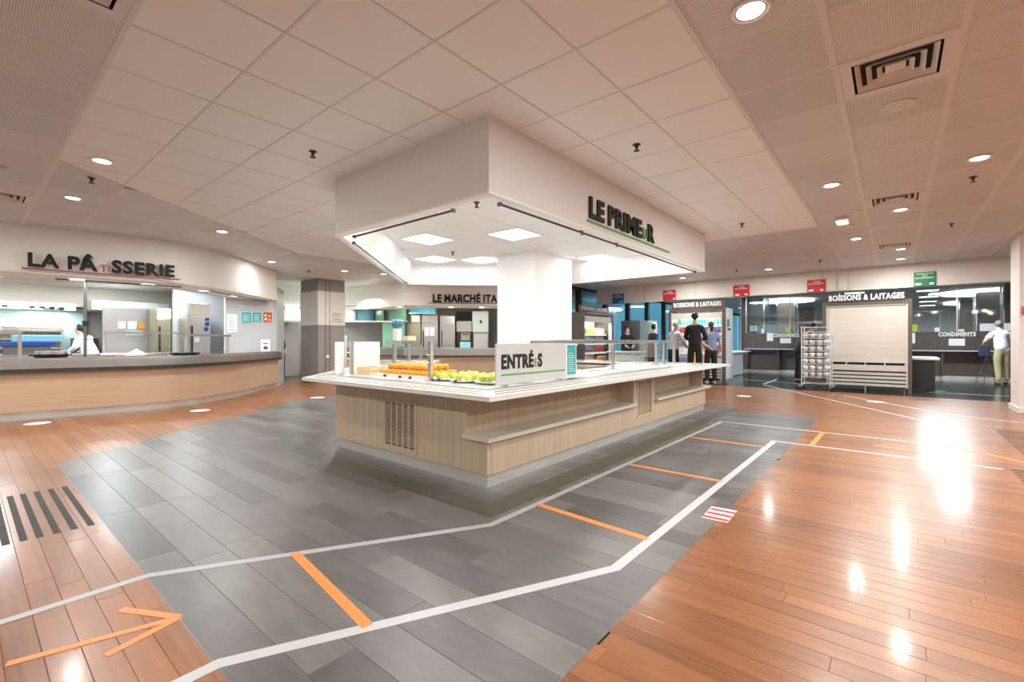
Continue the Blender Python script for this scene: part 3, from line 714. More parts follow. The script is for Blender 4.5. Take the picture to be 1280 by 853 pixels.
# ENTREeS sign board and leaflet
eb = thing('sign_board', 'grey ENTRÉeS sign board standing on the tray rail corner', 'sign', (3.25, 2.46, .775))
MB().box(2.75, 3.77, 2.452, 2.47, .79, 1.128).build('board', 'panel_grey', eb, bevel=.003)
text_parts(eb, [('ENTRÉ', 1, .04, BK), ('E', .66, .0, 'green_line'), ('S', 1, .04, BK)], (2.81, 2.453, .925), sx, .56, .108, .006)
MB().box(2.81, 3.74, 2.447, 2.4515, .866, .877).build('underline', 'green_line', eb)
for x in (2.85, 3.66): MB().box(x, x+.04, 2.44, 2.50, .775, .79).build('foot', 'steel', eb)
lf = thing('leaflet_holder', 'narrow white-framed teal leaflet beside the ENTRÉeS sign', 'leaflet', (3.87, 2.46, .775))
MB().box(3.79, 3.97, 2.462, 2.475, .79, 1.125).build('frame', 'white_print', lf); MB().box(3.805, 3.955, 2.458, 2.462, .82, 1.11).build('sheet', 'teal_paper', lf)
MB().box(3.82, 3.94, 2.43, 2.50, .775, .79).build('foot', 'clear_glass', lf)
for k in range(9): MB().box(3.82, 3.94-.02*(k % 3), 2.457, 2.4583, .85+.022*k, .855+.022*k).build('print_line', 'paper', lf)
# sneeze guards
def post(t, x, y, z0=.768, z1=1.14, s=.02): MB().box(x-s, x+s, y-s, y+s, z0, z1).build('post', 'steel', t, bevel=.003); MB().box(x-s*1.9, x+s*1.9, y-s*1.9, y+s*1.9, z0, z0+.008).build('base_plate', 'steel', t)
g = thing('sneeze_guard', 'glass guard with two steel posts in front of the fruit', 'guard', (2.88, 4.1, .768))
post(g, 2.88, 3.41, z1=1.15); post(g, 2.88, 4.80, z1=1.15)
MB().box(2.876, 2.884, 3.44, 4.77, .86, 1.12).build('glass_pane', 'guard_glass', g)
for y in (3.41, 4.8):
    for z in (.95, 1.02): MB().tube((2.855,y,z), (2.83,y,z), .012, 10).build('clamp', 'steel_bright', g)
g = thing('sneeze_guard', 'long steel-framed glass guard shelf right of the ENTRÉeS sign', 'guard', (5.7, 2.93, .768))
for x in (4.25, 5.66, 7.13): post(g, x, 2.93, z1=1.12)
MB().box(4.2, 7.17, 2.905, 2.935, 1.115, 1.165).build('front_rail', 'steel', g, bevel=.004)
MB().box(4.2, 7.17, 3.20, 3.22, 1.13, 1.155).build('rear_rail', 'steel', g)
MB().box(4.22, 7.15, 2.935, 3.2, 1.145, 1.153).build('glass_shelf', 'guard_glass', g)
for x in (4.2, 5.64, 7.12): MB().box(x, x+.04, 2.93, 3.22, 1.12, 1.145).build('cross_bar', 'steel', g)
for x0, x1 in ((4.3, 5.6), (5.72, 7.08)): MB().box(x0, x1, 2.915, 2.921, .86, 1.11).build('glass_pane', 'guard_glass', g)
MB().box(4.4, 7.0, 3.0, 3.03, 1.125, 1.14).build('light_tube', 'panel_glow', g)
g = thing('sneeze_guard', 'short steel guard at the far right end of the island', 'guard', (7.6, 2.88, .768))
for x in (7.36, 7.82): post(g, x, 2.90, z1=1.12)
MB().box(7.3, 7.88, 2.88, 2.91, 1.115, 1.16).build('front_rail', 'steel', g, bevel=.004); MB().box(7.32, 7.86, 2.91, 3.15, 1.145, 1.153).build('glass_shelf', 'guard_glass', g)
g = thing('sneeze_guard', 'white and steel guard on three legs at the rear of the island, carrying a scale', 'guard', (5.2, 6.8, .768))
for x, y in ((4.53,6.26),(5.40,7.02),(5.75,7.10)): post(g, x, y, z1=1.10, s=.025)
MB().obox((5.05,6.72), (.75,.66), 1.55, .26, 1.10, 1.15).build('shelf', 'steel_bright', g); MB().obox((5.05,6.72), (.75,.66), 1.6, .3, 1.15, 1.157).build('glass_shelf', 'guard_glass', g)
sc_ = thing('scale', 'white column with round blue display on the rear guard', 'scale', (4.75, 6.5, 1.157))
MB().box(4.71, 4.81, 6.44, 6.56, 1.157, 1.36).build('column', 'white_print', sc_, bevel=.01)
m = MB(); m.lathe([(.02,-.08),(.08,-.05),(.10,0),(.08,.06),(.02,.085)], (4.76,6.5,1.44), 14); m.build('display_ball', 'blue_glass', sc_, smooth=True)
m = MB(); m.lathe([(.085,-.01),(.115,0),(.085,.01)], (4.76,6.5,1.50), 14); m.build('cap', 'white_print', sc_, smooth=True)
m = MB(); m.box(5.15, 5.33, 6.72, 6.86, 1.157, 1.24, 0); o = m.build('carton', 'wood_box', None, bevel=.004); tag(o, 'small tan carton beside the display ball on the rear guard', 'box')
# white upright end panel between guard and fruit
o = MB().box(2.93, 3.30, 4.86, 4.885, .768, 1.14).build('divider_panel', 'bright_white', None, bevel=.003); tag(o, 'white upright panel behind the left steel post of the fruit guard', 'panel')
o = MB().box(2.74, 2.85, 4.90, 4.92, .775, 1.14).build('divider_panel', 'bright_white', None, bevel=.003); tag(o, 'narrow white strip panel left of the left steel post', 'panel')
for k, (x, y, dz) in enumerate([(3.02,4.62,0),(3.02,4.62,.045),(3.22,4.70,0)]):
    b = thing('wooden_tray', ['lower pale wooden tray at the left end of the fruit', 'upper pale wooden tray at the left end of the fruit', 'pale wooden tray behind the stacked pair by the fruit'][k], 'tray', (x, y, .768+dz))
    z = .768+dz; MB().box(x-.1, x+.1, y-.12, y+.12, z, z+.008).build('bottom', 'wood_box', b)
    for s in (-1, 1): MB().box(x-.1, x+.1, y+s*.12-.006, y+s*.12+.006, z, z+.042).build('side', 'wood_box', b); MB().box(x+s*.1-.006, x+s*.1+.006, y-.12, y+.12, z, z+.042).build('side', 'wood_box', b)
# fruit, each one a thing
def ball(name, m, r, flat=.92, dimple=True):
    prof = [(.001,-flat*r), (.45*r,-.82*flat*r), (.8*r,-.5*flat*r), (.98*r,-.1*r), (.97*r,.2*r), (.8*r,.58*flat*r), (.5*r,.84*flat*r), (.2*r,.88*flat*r), (.001,.78*flat*r)]
    q = MB(); q.lathe(prof, (0,0,0), 14); return q
proto = {}
def fruit(kind, x, y, z, label, group):
    r, m, nm = {'orange':(.040,'orange_peel','orange'), 'apple':(.038,'apple_green','green_apple'), 'yapple':(.038,'apple_yellow','yellow_apple'), 'plum':(.018,'plum','plum')}[kind]
    if kind not in proto:
        o = ball(nm, m, r).build(nm, m, None, smooth=True); s = MB(); s.tube((0,0,r*.7), (.003,.002,r*1.12), .0022, 6); s.build('stem', 'stem', o); proto[kind] = o
        o.location = (x, y, z+r*.92)
    else: o = dup(proto[kind], (x, y, z+r*.92))
    o.rotation_euler = (random.uniform(-.4,.4), random.uniform(-.4,.4), random.uniform(0,6)); tag(o, label, 'fruit', group); return o
ZT = .770
def bowl(x, y, l, r=.15):
    t = MB(); t.lathe([(r*.55,0),(r*.97,.018),(r,.026),(r*.96,.026),(r*.5,.007),(.001,.006)], (x,y,ZT), 24); return tag(t.build('plate', 'white_ceramic', None, smooth=True), l, 'plate')
# oranges in a crate-like heap
tr = thing('fruit_tray', 'shallow white tray under the heap of oranges', 'tray', (3.16, 4.02, .768))
MB().box(2.96, 3.42, 3.52, 4.46, .768, .774).build('bottom', 'white_ceramic', tr)
for y in (3.52, 4.46): MB().box(2.96, 3.42, y-.005, y+.005, .774, .80).build('side', 'white_ceramic', tr)
for x in (2.96, 3.42): MB().box(x-.005, x+.005, 3.52, 4.46, .774, .80).build('side', 'white_ceramic', tr)
ORD = ['first','second','third','fourth','fifth','sixth','seventh','eighth','ninth','tenth','eleventh','twelfth','thirteenth','fourteenth','fifteenth','sixteenth','seventeenth','eighteenth']
for lay, (nx, ny) in enumerate(((5, 10), (4, 8))):
    for i in range(nx):
        for j in range(ny):
            x = 3.19+(i-(nx-1)/2)*.084+random.uniform(-.0015,.0015); y = 3.99+(j-(ny-1)/2)*.087+random.uniform(-.002,.002)
            fruit('orange', x, y, .775+lay*.060, 'orange in the %s layer of the heap, %s row, %s from the left' % (['bottom', 'upper'][lay], ['front','second','third','fourth','rear'][i], ORD[ny-1-j]), 'oranges heaped on the island')
PLN = ['front plate nearest the right steel post', 'back plate nearest the right steel post', 'middle front plate', 'middle back plate', 'front plate beside the ENTRÉeS sign', 'back plate beside the ENTRÉeS sign']
k = 0
for (px_, py_, kinds) in [(3.02,3.34,'ya'),(3.28,3.30,'yy'),(2.99,3.05,'ay'),(3.24,2.98,'ya'),(3.02,2.76,'aa'),(3.30,2.68,'ya')]:
    bowl(px_, py_, ['white plate of fruit nearest the right steel post','second-row white plate behind the right steel post','white plate of apples in the middle of the front row','white plate in the middle of the back row','white plate of green apples beside the ENTRÉeS sign','white plate in the back row beside the ENTRÉeS sign'][k]); k += 1
    for q in range(5):
        t = 2*math.pi*q/5+k; kd = 'apple' if (kinds[q % 2] == 'a') else 'yapple'
        fruit(kd, px_+.075*math.cos(t), py_+.075*math.sin(t), ZT+.009, ('green' if kd == 'apple' else 'yellow')+' apple on the '+PLN[k-1]+', '+(lambda v: ['rear','rear left','left','front left','front','front right','right','rear right'][v])(int(((math.degrees(t)-90+HEAD*0+0) % 360)/45+.5) % 8 if 0 else int((((math.degrees(t)-HEAD) % 360)/45+.5)) % 8)+' side', ('green' if kd == 'apple' else 'yellow')+' apples, '+PLN[k-1])
for (x, y, l) in ((2.80,3.62,'third'),(2.80,3.78,'second'),(2.81,4.05,'leftmost'),(2.80,3.2,'fourth'),(2.80,2.98,'rightmost')): fruit('plum', x, y, .776, 'dark plum on the steel edge before the fruit, %s from the left' % l if 'most' not in l else 'dark plum on the steel edge before the fruit, '+l+' of five', 'plums along the steel edge')
# things on the right arm: white trays, grey bin, brown board
for k, (x, y, s) in enumerate([(4.6,2.86,.4),(5.2,2.95,.4),(6.3,2.9,.45),(6.9,3.0,.4)]):
    t = thing('white_tray', ['white tray nearest the teal leaflet','white tray under the left half of the long guard','white tray under the right half of the long guard','white tray at the right end of the long guard'][k], 'tray', (x, y+.1, ZT))
    MB().box(x-s/2, x+s/2, y-.02, y+.30, ZT, ZT+.012).build('base', 'corian', t)
    for q in (y-.02, y+.30): MB().box(x-s/2, x+s/2, q-.006, q+.006, ZT+.012, ZT+.03).build('rim', 'corian', t)
gb = thing('cabinet_block', 'grey and white boxed unit behind the teal leaflet on the island', 'cabinet', (5.05, 3.36, .78))
MB().box(4.9, 5.2, 3.22, 3.5, .78, .90).build('base', 'white_laminate', gb); MB().box(4.9, 5.2, 3.22, 3.5, .90, 1.09).build('body', 'tall_grey', gb); MB().box(4.89, 5.21, 3.21, 3.51, 1.09, 1.115).build('top', 'white_laminate', gb)
o = MB().box(5.25, 5.9, 3.15, 3.26, ZT, ZT+.03).build('bread_board', 'brown_lacquer', None, bevel=.004); tag(o, 'brown serving board on the island under the long guard', 'board')
# ------------------------------------------------------------------ pastry stand on the left
PB = smooth_path([(-2.6,9.9),(-1.0,9.85),(.4,9.76),(1.5,9.62),(2.3,9.62),(3.1,10.02),(4.0,10.78),(5.08,11.9)], 5)
# travelling +x: left side is the staff side
pc = thing('pastry_counter', 'long curved serving counter of warm beech under the LA PÂTISSERIE fascia', 'counter', (1.5, 10.2, 0))
MB().ribbon(PB, .0, .05, 0, .115).build('kick_plate', 'steel_kick', pc)
cuts = [0, 9, 15, 21, 28, len(PB)-1]
for a, b in zip(cuts, cuts[1:]):
    seg = PB[a:b+1]; m = MB(); m.ribbon(seg, -.03, .03, .115, .70); m.build('front_panel', 'beech_h', pc)
MB().ribbon(PB, .0, .62, .70, .73).build('carcass', 'light_oak_h', pc)
MB().ribbon(PB, -.12, -.08, .69, .745).build('dark_edge_band', 'dark_band', pc)
MB().ribbon(PB, -.125, -.07, .745, .83).build('apron', 'steel', pc)
MB().ribbon(PB, -.12, .60, .83, .865).build('worktop', 'steel', pc)
MB().ribbon(PB, -.07, .25, .865, .885).build('tray_slide', 'steel_bright', pc)
for o in (-.05, .03, .11, .19): MB().ribbon(PB, o-.008, o+.008, .885, .895).build('slide_bar', 'steel_bright', pc)
MB().ribbon(PB, .57, .60, 0, .83).build('rear_panel', 'steel', pc)
# fascia above
FB = smooth_path([(-2.6,9.95),(-1.0,9.88),(.36,9.77),(1.4,9.63),(2.3,9.55),(3.0,9.85),(3.8,10.5),(5.02,11.76)], 5)
pf = struct('wall_pastry_fascia', MB().ribbon(FB, 0, .08, 2.165, H+.01), 'fascia_white')
MB().ribbon(FB, -.004, .9, 2.15, 2.175).build('soffit', 'ceiling_white', pf)
MB().prism([(-2.6,10.75),(2.9,10.75),(4.9,12.0),(4.9,18),(-2.6,18)], 2.50, 2.53).build('kitchen_ceiling', 'kitchen_cream', pf)
MB().ribbon(FB, .88, .9, 2.15, 2.52).build('inner_drop', 'ceiling_white', pf)
BG = 'burgundy'
sg = thing('lettering_sign', 'black LA PÂTISSERIE lettering with small burgundy TI and underline', 'sign', (.62, 9.7, 2.22))
a, b = Vector((.60, 9.715, 0)), Vector((2.36, 9.49, 0)); uu = (b-a).normalized()
text_parts(sg, [('LA ', 1, .04, BK), ('PÂ', 1, .04, BK), ('TI', .55, .0, BG), ('SSERIE', 1, .04, BK)], (.63, 9.675, 2.245), uu, 1.73, .185, .02)
m = MB(); n_ = uu.cross(Vector((0,0,1))); m.obox(((.57+2.42)/2+n_.x*.0, (9.678+9.44)/2), uu, 1.87, .008, 2.195, 2.215); m.build('underline', BG, sg)
for (p, q, z, l) in [((.95,10.06),(2.55,9.86),2.12,'thin dark rail under the LA PÂTISSERIE lettering'), ((3.05,10.15),(4.85,11.9),2.12,'thin dark rail under the slanted right end of the pastry fascia')]:
    r = thing('hanging_rail', l, 'rail', (*p, z)); MB().tube((*p,z), (*q,z), .009, 8).build('tube', 'charcoal', r)
    for f in (.1, .9): x, y = p[0]+(q[0]-p[0])*f, p[1]+(q[1]-p[1])*f; MB().tube((x,y,z), (x,y,2.15), .004, 6).build('hanger', 'steel', r)
for k, (x, y) in enumerate([(.25,10.2),(1.2,10.08),(2.1,10.02),(3.1,10.5),(3.9,11.2)]):
    q = thing('strip_light', ['flush light under the soffit at the left edge of the photo','flush soffit light under the letters TI','flush soffit light under the last letters of the pastry sign','flush soffit light left of the teal posters','flush soffit light above the teal posters'][k], 'ceiling light', (x, y, 2.15))
    MB().box(x-.11, x+.11, y-.07, y+.07, 2.142, 2.15).build('frame', 'grid_white', q); MB().box(x-.09, x+.09, y-.05, y+.05, 2.139, 2.142).build('diffuser', 'cool_glow', q); area((x, y, 2.13), .16, 9, NEUT, 'SQUARE')
# kitchen shell
kw = struct('wall_pastry_rear', MB().box(-2.6, 4.5, 16.5, 16.6, 0, 2.6), 'grey_wall')
MB().box(-2.6, 2.15, 16.44, 16.5, .8, 2.0).build('mint_cladding', 'mint_wall', kw)
MB().box(2.75, 3.0, 16.45, 16.5, .8, 2.05).build('white_door_leaf', 'kitchen_cream', kw)
struct('wall_pastry_bulkhead', MB().box(-2.6, 4.5, 15.7, 15.8, 2.0, 2.53), 'kitchen_cream')
struct('wall_pastry_side', MB().ribbon([(5.02,11.9),(3.93,11.9)], -.1, 0, 0, 2.52), 'pale_grey_wall')
struct('wall_pastry_end', MB().ribbon([(5.06,11.86),(5.7,12.9),(5.0,18)], 0, .1, 0, 2.52), 'pale_grey_wall')
struct('wall_pastry_left', MB().box(-2.7, -2.6, 9.9, 18, 0, 2.6), 'grey_wall')
struct('wall_pastry_recess', MB().box(3.3, 4.4, 13.4, 13.5, 0, 2.52), 'pale_grey_wall')
MB().box(2.28, 2.42, 12.0, 12.1, .0, 2.5)
for x, y in ((.4,12),(2.0,12),(.4,14.3),(2.2,14.3),(-1.2,13),(3.3,12.6)): area((x, y, 2.49), .4, 44, COOL, 'SQUARE')
area((-.3, 15.5, 1.90), 1.6, 45, COOL, 'RECTANGLE', .5)  # lamp added below the hood to wash the mint wall with light
area((1.4, 15.9, 1.90), .8, 20, COOL, 'SQUARE')
for k, (x, y) in enumerate([(2.0,13.6),(2.35,12.9),(.4,14.3)]):
    o = MB().box(x-.15, x+.15, y-.08, y+.08, 2.485, 2.499).build('kitchen_light', 'cool_glow'); tag(o, ['ceiling light in the pastry kitchen left of the grey sprinkler','ceiling light in the pastry kitchen nearer to the letters IE','ceiling light deep in the left pastry kitchen'][k], 'ceiling light')
# hood with lamps, upper wall cladding, shelves
hd = thing('extractor_hood', 'long white and steel extractor hood over the pastry kitchen back shelves', 'hood', (.2, 15.4, 1.95))
MB().box(-2.5, 1.75, 14.9, 16.4, 1.93, 2.0).build('body', 'steel_bright', hd); MB().box(-2.5, 1.75, 14.86, 14.9, 1.86, 2.03).build('front_lip', 'hood_white', hd)
MB().box(-.8, 1.6, 15.1, 15.2, 1.915, 1.93).build('light_tube', 'cool_glow', hd)
MB().box(-.6, 1.2, 14.80, 14.84, 1.86, 1.885).build('heat_lamp_bar', 'heat_glow', hd)
for k in range(8): MB().box(.1+k*.16+(k//4)*.25, .18+k*.16+(k//4)*.25, 14.82, 14.86, 1.88, 1.93).build('utensil_hook', 'charcoal', hd)
h2 = thing('extractor_hood', 'small pale hood beside the grey wall with menu sheets', 'hood', (2.9, 15.2, 1.95)); MB().box(2.0, 3.5, 14.6, 15.75, 1.90, 2.12).build('body', 'hood_white', h2); MB().box(2.4, 3.0, 14.59, 14.6, 2.01, 2.04).build('lamp', 'cool_glow', h2)
sh = thing('steel_shelving', 'stainless back shelving with three shelves under the mint wall', 'shelves', (.1, 16.1, 0))
for z in (.95, 1.18, 1.38): MB().box(-2.4, 1.66, 15.9, 16.4, z, z+.03).build('shelf', 'steel_bright', sh)
MB().box(-2.4, 1.66, 15.7, 16.4, .80, .86).build('worktop', 'steel', sh); MB().box(-2.4, 1.66, 15.75, 16.4, .1, .8).build('cabinet', 'steel_dark', sh)
for x in (-1.0, .2, 1.62): MB().box(x-.02, x+.02, 15.88, 15.92, .86, 1.45).build('upright', 'steel', sh)
MB().box(-2.4, 1.66, 16.38, 16.42, .86, 1.5).build('back_panel', 'yellow_steel', sh)
for k in range(5): o = MB().box(-.9+k*.5, -.62+k*.5, 15.95, 16.2, 1.41, 1.47+.02*(k % 3)).build('steel_pan', 'steel_bright', None, bevel=.01); tag(o, ['leftmost','second from the left','middle','fourth from the left','rightmost'][k]+' of the steel pans on the upper kitchen shelf', 'pan', 'steel pans on the kitchen shelf')
gb = thing('wall_cabinet', 'dark green cabinet right of the masked pastry worker', 'cabinet', (2.0, 15.9, 0)); MB().box(1.82, 2.28, 15.7, 16.3, .86, 1.22).build('body', 'olive_box', gb); MB().box(1.80, 3.6, 15.6, 16.4, .80, .86).build('worktop', 'charcoal', gb); MB().box(1.82, 3.6, 15.7, 16.4, .1, .80).build('base', 'steel_dark', gb)
# menu sheets on the grey wall
for k, (x0, x1, z0, z1, m, l) in enumerate([(2.42,2.56,1.45,1.62,'paper','left white menu sheet on the grey kitchen wall'),(2.60,2.77,1.44,1.63,'paper','right white menu sheet on the grey kitchen wall'),(2.80,2.93,1.45,1.60,'drink_orange','orange sheet on the grey kitchen wall'),(2.55,2.9,1.28,1.42,'pale_grey_wall','grey notice below the menu sheets in the kitchen')]):
    o = MB().box(x0, x1, 14.28, 14.29, z0, z1).build('menu_sheet', m); tag(o, l, 'sheet')
struct('wall_kitchen_partition', MB().box(2.15, 3.35, 14.3, 14.4, 0, 1.95), 'grey_wall')
# guard frames on the pastry counter
def guard_frame(x0, y0, x1, y1, z0, z1, label, posts=(0, 1)):
    g = thing('steel_guard', label, 'guard', (x0, y0, z0)); d = Vector((x1-x0, y1-y0))
    for f in posts: MB().box(x0+d.x*f-.02, x0+d.x*f+.02, y0+d.y*f-.02, y0+d.y*f+.02, z0, z1).build('post', 'steel_bright', g)
    MB().obox((x0+d.x/2, y0+d.y/2), d, d.length+.05, .10, z1-.015, z1+.025).build('top_rail', 'steel', g); MB().obox((x0+d.x/2, y0+d.y/2), d, d.length, .008, z1-.20, z1-.02).build('glass_pane', 'guard_glass', g)
    MB().obox((x0+d.x/2+.0, y0+d.y/2+.12), d, d.length, .22, z1+.025, z1+.032).build('glass_shelf', 'guard_glass', g)
guard_frame(-.6, 10.25, .58, 10.2, .897, 1.27, 'steel guard at the left edge of the pastry counter')
guard_frame(2.75, 10.35, 3.75, 11.2, .897, 1.26, 'steel guard near the right end of the pastry counter')
guard_frame(1.9, 12.4, 3.15, 12.4, .90, 1.32, 'steel frame deep in the pastry kitchen before the menu sheets')
kt = thing('kitchen_bench', 'stainless bench in the middle of the pastry kitchen', 'bench', (1.6, 12.4, 0))
MB().box(-.4, 3.2, 12.1, 12.8, .84, .895).build('top', 'steel', kt); MB().box(-.35, 3.15, 12.15, 12.75, .1, .84).build('cabinet', 'steel_dark', kt)
# vertical pole from soffit to counter
pl = thing('ceiling_pole', 'dark round pole rising from the pastry counter to the soffit', 'pole', (1.32, 10.25, .865)); MB().tube((1.32,10.25,.865), (1.32,10.25,2.15), .022, 12).build('tube', 'steel_dark', pl); MB().box(1.28, 1.36, 10.2, 10.24, 1.40, 1.48).build('bracket', 'charcoal', pl); MB().tube((1.32,10.25,.865), (1.32,10.25,.88), .05, 14).build('foot', 'steel', pl)
# objects on the counter
t = thing('griddle', 'round black hot plate with steel rim on the pastry counter, left', 'griddle', (.92, 10.05, .897)); m = MB(); m.lathe([(.20,0),(.24,.02),(.24,.05),(.20,.052)], (.9,10.02,.897), 24); m.build('base', 'black_gloss', t); m = MB(); m.lathe([(.21,0),(.21,.04),(.19,.045)], (.93,10.08,.95), 24); m.build('lid', 'steel_bright', t)
m = MB(); m.lathe([(.20,0),(.23,.015),(.23,.045),(.19,.047)], (2.62,9.93,.897), 24); o = m.build('hot_plate', 'black_gloss'); tag(o, 'flat black hot plate in the middle of the pastry counter', 'griddle')
m = MB(); m.lathe([(.17,0),(.17,.02)], (2.66,10.12,.897), 24); o = m.build('steel_dish', 'steel_bright'); tag(o, 'round steel dish behind the flat black hot plate', 'dish')
cr = thing('crate', 'dark blue plastic crate on the bench beside the pastry worker', 'crate', (.8, 12.3, .895))
MB().box(.45, 1.15, 12.15, 12.55, 1.05, 1.13).build('body', 'blue_crate', cr, bevel=.01); MB().box(.5, 1.1, 12.2, 12.5, .895, 1.05).build('stand', 'steel_dark', cr)
o = MB().box(.6, 1.25, 12.2, 12.5, 1.135, 1.26).build('clear_bin', 'blue_clear', None, bevel=.015); tag(o, 'pale blue clear bin stacked on the dark blue crate', 'bin')
# crumpled white cloth
m = MB(); n = 7; random.seed(4); vs = []
for i in range(n):
    for j in range(n):
        d = max(abs(i-3), abs(j-3))/3; vs.append((1.98+(i-3)*.045+random.uniform(-.01,.01), 10.25+(j-3)*.04+random.uniform(-.01,.01), .90+.17*(1-d)*random.uniform(.4,1)+.003))
m.add(vs, [(i*n+j,(i+1)*n+j,(i+1)*n+j+1,i*n+j+1) for i in range(n-1) for j in range(n-1)]); o = m.build('cloth', 'cloth_white', None, smooth=True); tag(o, 'crumpled white cloth left on the pastry counter', 'cloth')
for k, (x, y, w_, d_, h_, m_, l) in enumerate([(.12,10.35,.3,.2,.06,'heat_glow','heated tray glowing pink at the left end of the pastry counter'),(1.75,10.5,.45,.25,.03,'steel_bright','flat steel tray between the pole and the white cloth'),(2.25,10.6,.3,.2,.025,'steel_bright','small steel tray right of the white cloth')]):
    o = MB().box(x-w_/2, x+w_/2, y-d_/2, y+d_/2, .897, .897+h_).build('tray', m_ if k else 'apple_yellow', None, bevel=.006); tag(o, l if k else 'shallow tray of pastries at the left end of the pastry counter', 'tray')
# tall steel fridges beside the poster wall
def tall_fridge(x0, x1, y0, y1, z1, label, m='steel', hood=True):
    f = thing('tall_fridge', label, 'fridge', ((x0+x1)/2, (y0+y1)/2, 0))
    MB().box(x0, x1, y0, y1, .1, z1).build('body', m, f); dr = MB().box(x0+.02, x1-.02, y0-.03, y0, .12, z1-.28).build('door', m, f, bevel=.004); MB().box(x0+.02, x1-.02, y0-.025, y0, z1-.26, z1-.01).build('control_panel', 'kitchen_cream', f)
    MB().box(x0+.05, x0+.08, y0-.07, y0-.04, .9, 1.5).build('handle', 'charcoal', dr)
    for x in (x0+.05, x1-.05):
        for y in (y0+.05, y1-.05): MB().tube((x,y,0), (x,y,.1), .02, 8).build('foot', 'charcoal', f)
    return f
tall_fridge(3.33, 3.78, 12.4, 13.1, 2.02, 'tall steel fridge with blue notes left of the teal posters'); tall_fridge(3.00, 3.32, 13.6, 14.2, 1.95, 'tall steel cabinet deep in the pastry kitchen beside the white door', 'yellow_steel')
for k, (x, z, h_) in enumerate([(3.70,1.50,.09),(3.70,1.62,.07),(3.68,1.38,.09)]): o = MB().box(x-.04, x+.04, 12.35, 12.36, z, z+h_).build('note', 'blue_crate'); tag(o, ['middle','top','bottom'][k]+' blue note on the fridge left of the teal posters', 'note')
o = MB().box(3.44, 3.54, 12.35, 12.36, 1.12, 1.24).build('note', 'paper'); tag(o, 'small white note low on the fridge left of the teal posters', 'note')
m = MB(); m.lathe([(.02,0),(.06,.02),(.07,.06),(.06,.10),(.02,.12)], (3.50,12.6,2.02), 16); o = m.build('insect_lamp', 'cool_glow', None, smooth=True); tag(o, 'glowing blue-white lamp at the top of the fridge left of the posters', 'lamp')
# posters on the pale wall
for k, (x0, x1, z0, z1, m_, l) in enumerate([(4.26,4.48,1.59,1.84,'teal_paper','left teal poster on the pale wall above the pastry counter'),(4.51,4.71,1.60,1.845,'teal_paper','right teal poster on the pale wall above the pastry counter'),(4.75,4.96,1.61,1.86,'drink_red','dessert photo poster right of the teal pair'),(3.97,4.16,1.36,1.76,'paper','white notice sheet left of the teal posters')]):
    o = thing('poster', l, 'poster', ((x0+x1)/2, 11.89, z0)); MB().box(x0-.01, x1+.01, 11.885, 11.897, z0-.01, z1+.01).build('backing', 'paper', o); MB().box(x0, x1, 11.881, 11.885, z0, z1).build('print', m_, o)
    if k < 2:
        for q in range(5): MB().box(x0+.03, x1-.03-.03*(q % 2), 11.879, 11.881, z0+.04+q*.035, z0+.05+q*.035).build('print_line', 'paper', o)
    if k == 2:
        for (u_, v_, mm) in ((.05,.17,'drink_yellow'),(.14,.15,'apple_green'),(.06,.08,'white_ceramic'),(.14,.06,'drink_orange'),(.10,.12,'drink_purple')): m = MB(); m.tube((x0+u_,11.881,z0+v_), (x0+u_,11.877,z0+v_), .035, 12); m.build('print_patch', mm, o)
    if k == 3:
        for q in range(7): MB().box(x0+.03, x1-.03-.03*(q % 3), 11.879, 11.881, z0+.05+q*.045, z0+.06+q*.045).build('print_line', 'groove_dark', o)
sv = thing('lettering_sign', 'faint white SERVEZ-VOUS lettering above the teal posters', 'sign', (4.2, 11.89, 1.9)); text_parts(sv, [('SERVEZ VOUS', 1, .01, 'white_print')], (4.2, 11.897, 1.93), sx, .68, .07, .008, joined=True, name='letters')
nt_ = thing('notice_stand', 'small white notice standing on the right end of the pastry counter', 'notice', (4.72, 11.6, .885)); MB().box(4.62, 4.83, 11.68, 11.69, .90, 1.19).build('sheet', 'paper', nt_); MB().box(4.66, 4.79, 11.60, 11.72, .885, .90).build('foot', 'steel', nt_); MB().box(4.68, 4.77, 11.675, 11.68, .95, 1.02).build('print_blue', 'blue_sign', nt_); MB().box(4.67, 4.78, 11.675, 11.68, 1.08, 1.10).build('print_line', 'groove_dark', nt_)

# ------------------------------------------------------------------ grey pillar and passage behind
gp = struct('wall_pillar_grey', MB().box(6.24, 7.02, 12.06, 13.05, 0, H), 'grey_pillar')
MB().box(6.225, 7.035, 12.045, 13.06, 1.585, 2.525).build('white_band', 'white_pillar', gp)
for x in (6.44, 6.56): MB().box(x-.004, x+.004, 12.035, 12.045, 0, H-.01).build('joint', 'groove_dark', gp)
for (t_, z, w_, h_) in (('LE MARCHÉ', 1.885, .30, .045), ('ITALIEN', 1.815, .22, .045), ('COMPTOIR', 1.735, .26, .04), ('DES SAVEURS', 1.675, .33, .04)): text_parts(gp, [(t_, 1, .01, 'grey_pillar')], (6.63, 12.045, z), sx, w_, h_, .003, joined=True, name='small_letters')
m = MB(); m.lathe([(.001,0),(.05,0),(.05,.01),(.001,.012)], (0,0,0), 14); o = m.build('wall_button', 'white_print', None); o.location = (6.5,12.045,.72); o.rotation_euler = (math.radians(90),0,0); tag(o, 'small white round button low on the grey pillar', 'button')
struct('wall_passage_side', MB().box(6.75, 7.2, 15.2, 18, 0, H), 'grey_wall')
struct('wall_passage_rear', MB().box(4.5, 12, 17.6, 17.7, 0, H), 'fascia_white')
pcn = thing('passage_counter', 'distant beech counter seen through the passage left of the grey pillar', 'counter', (6.0, 15.4, 0))
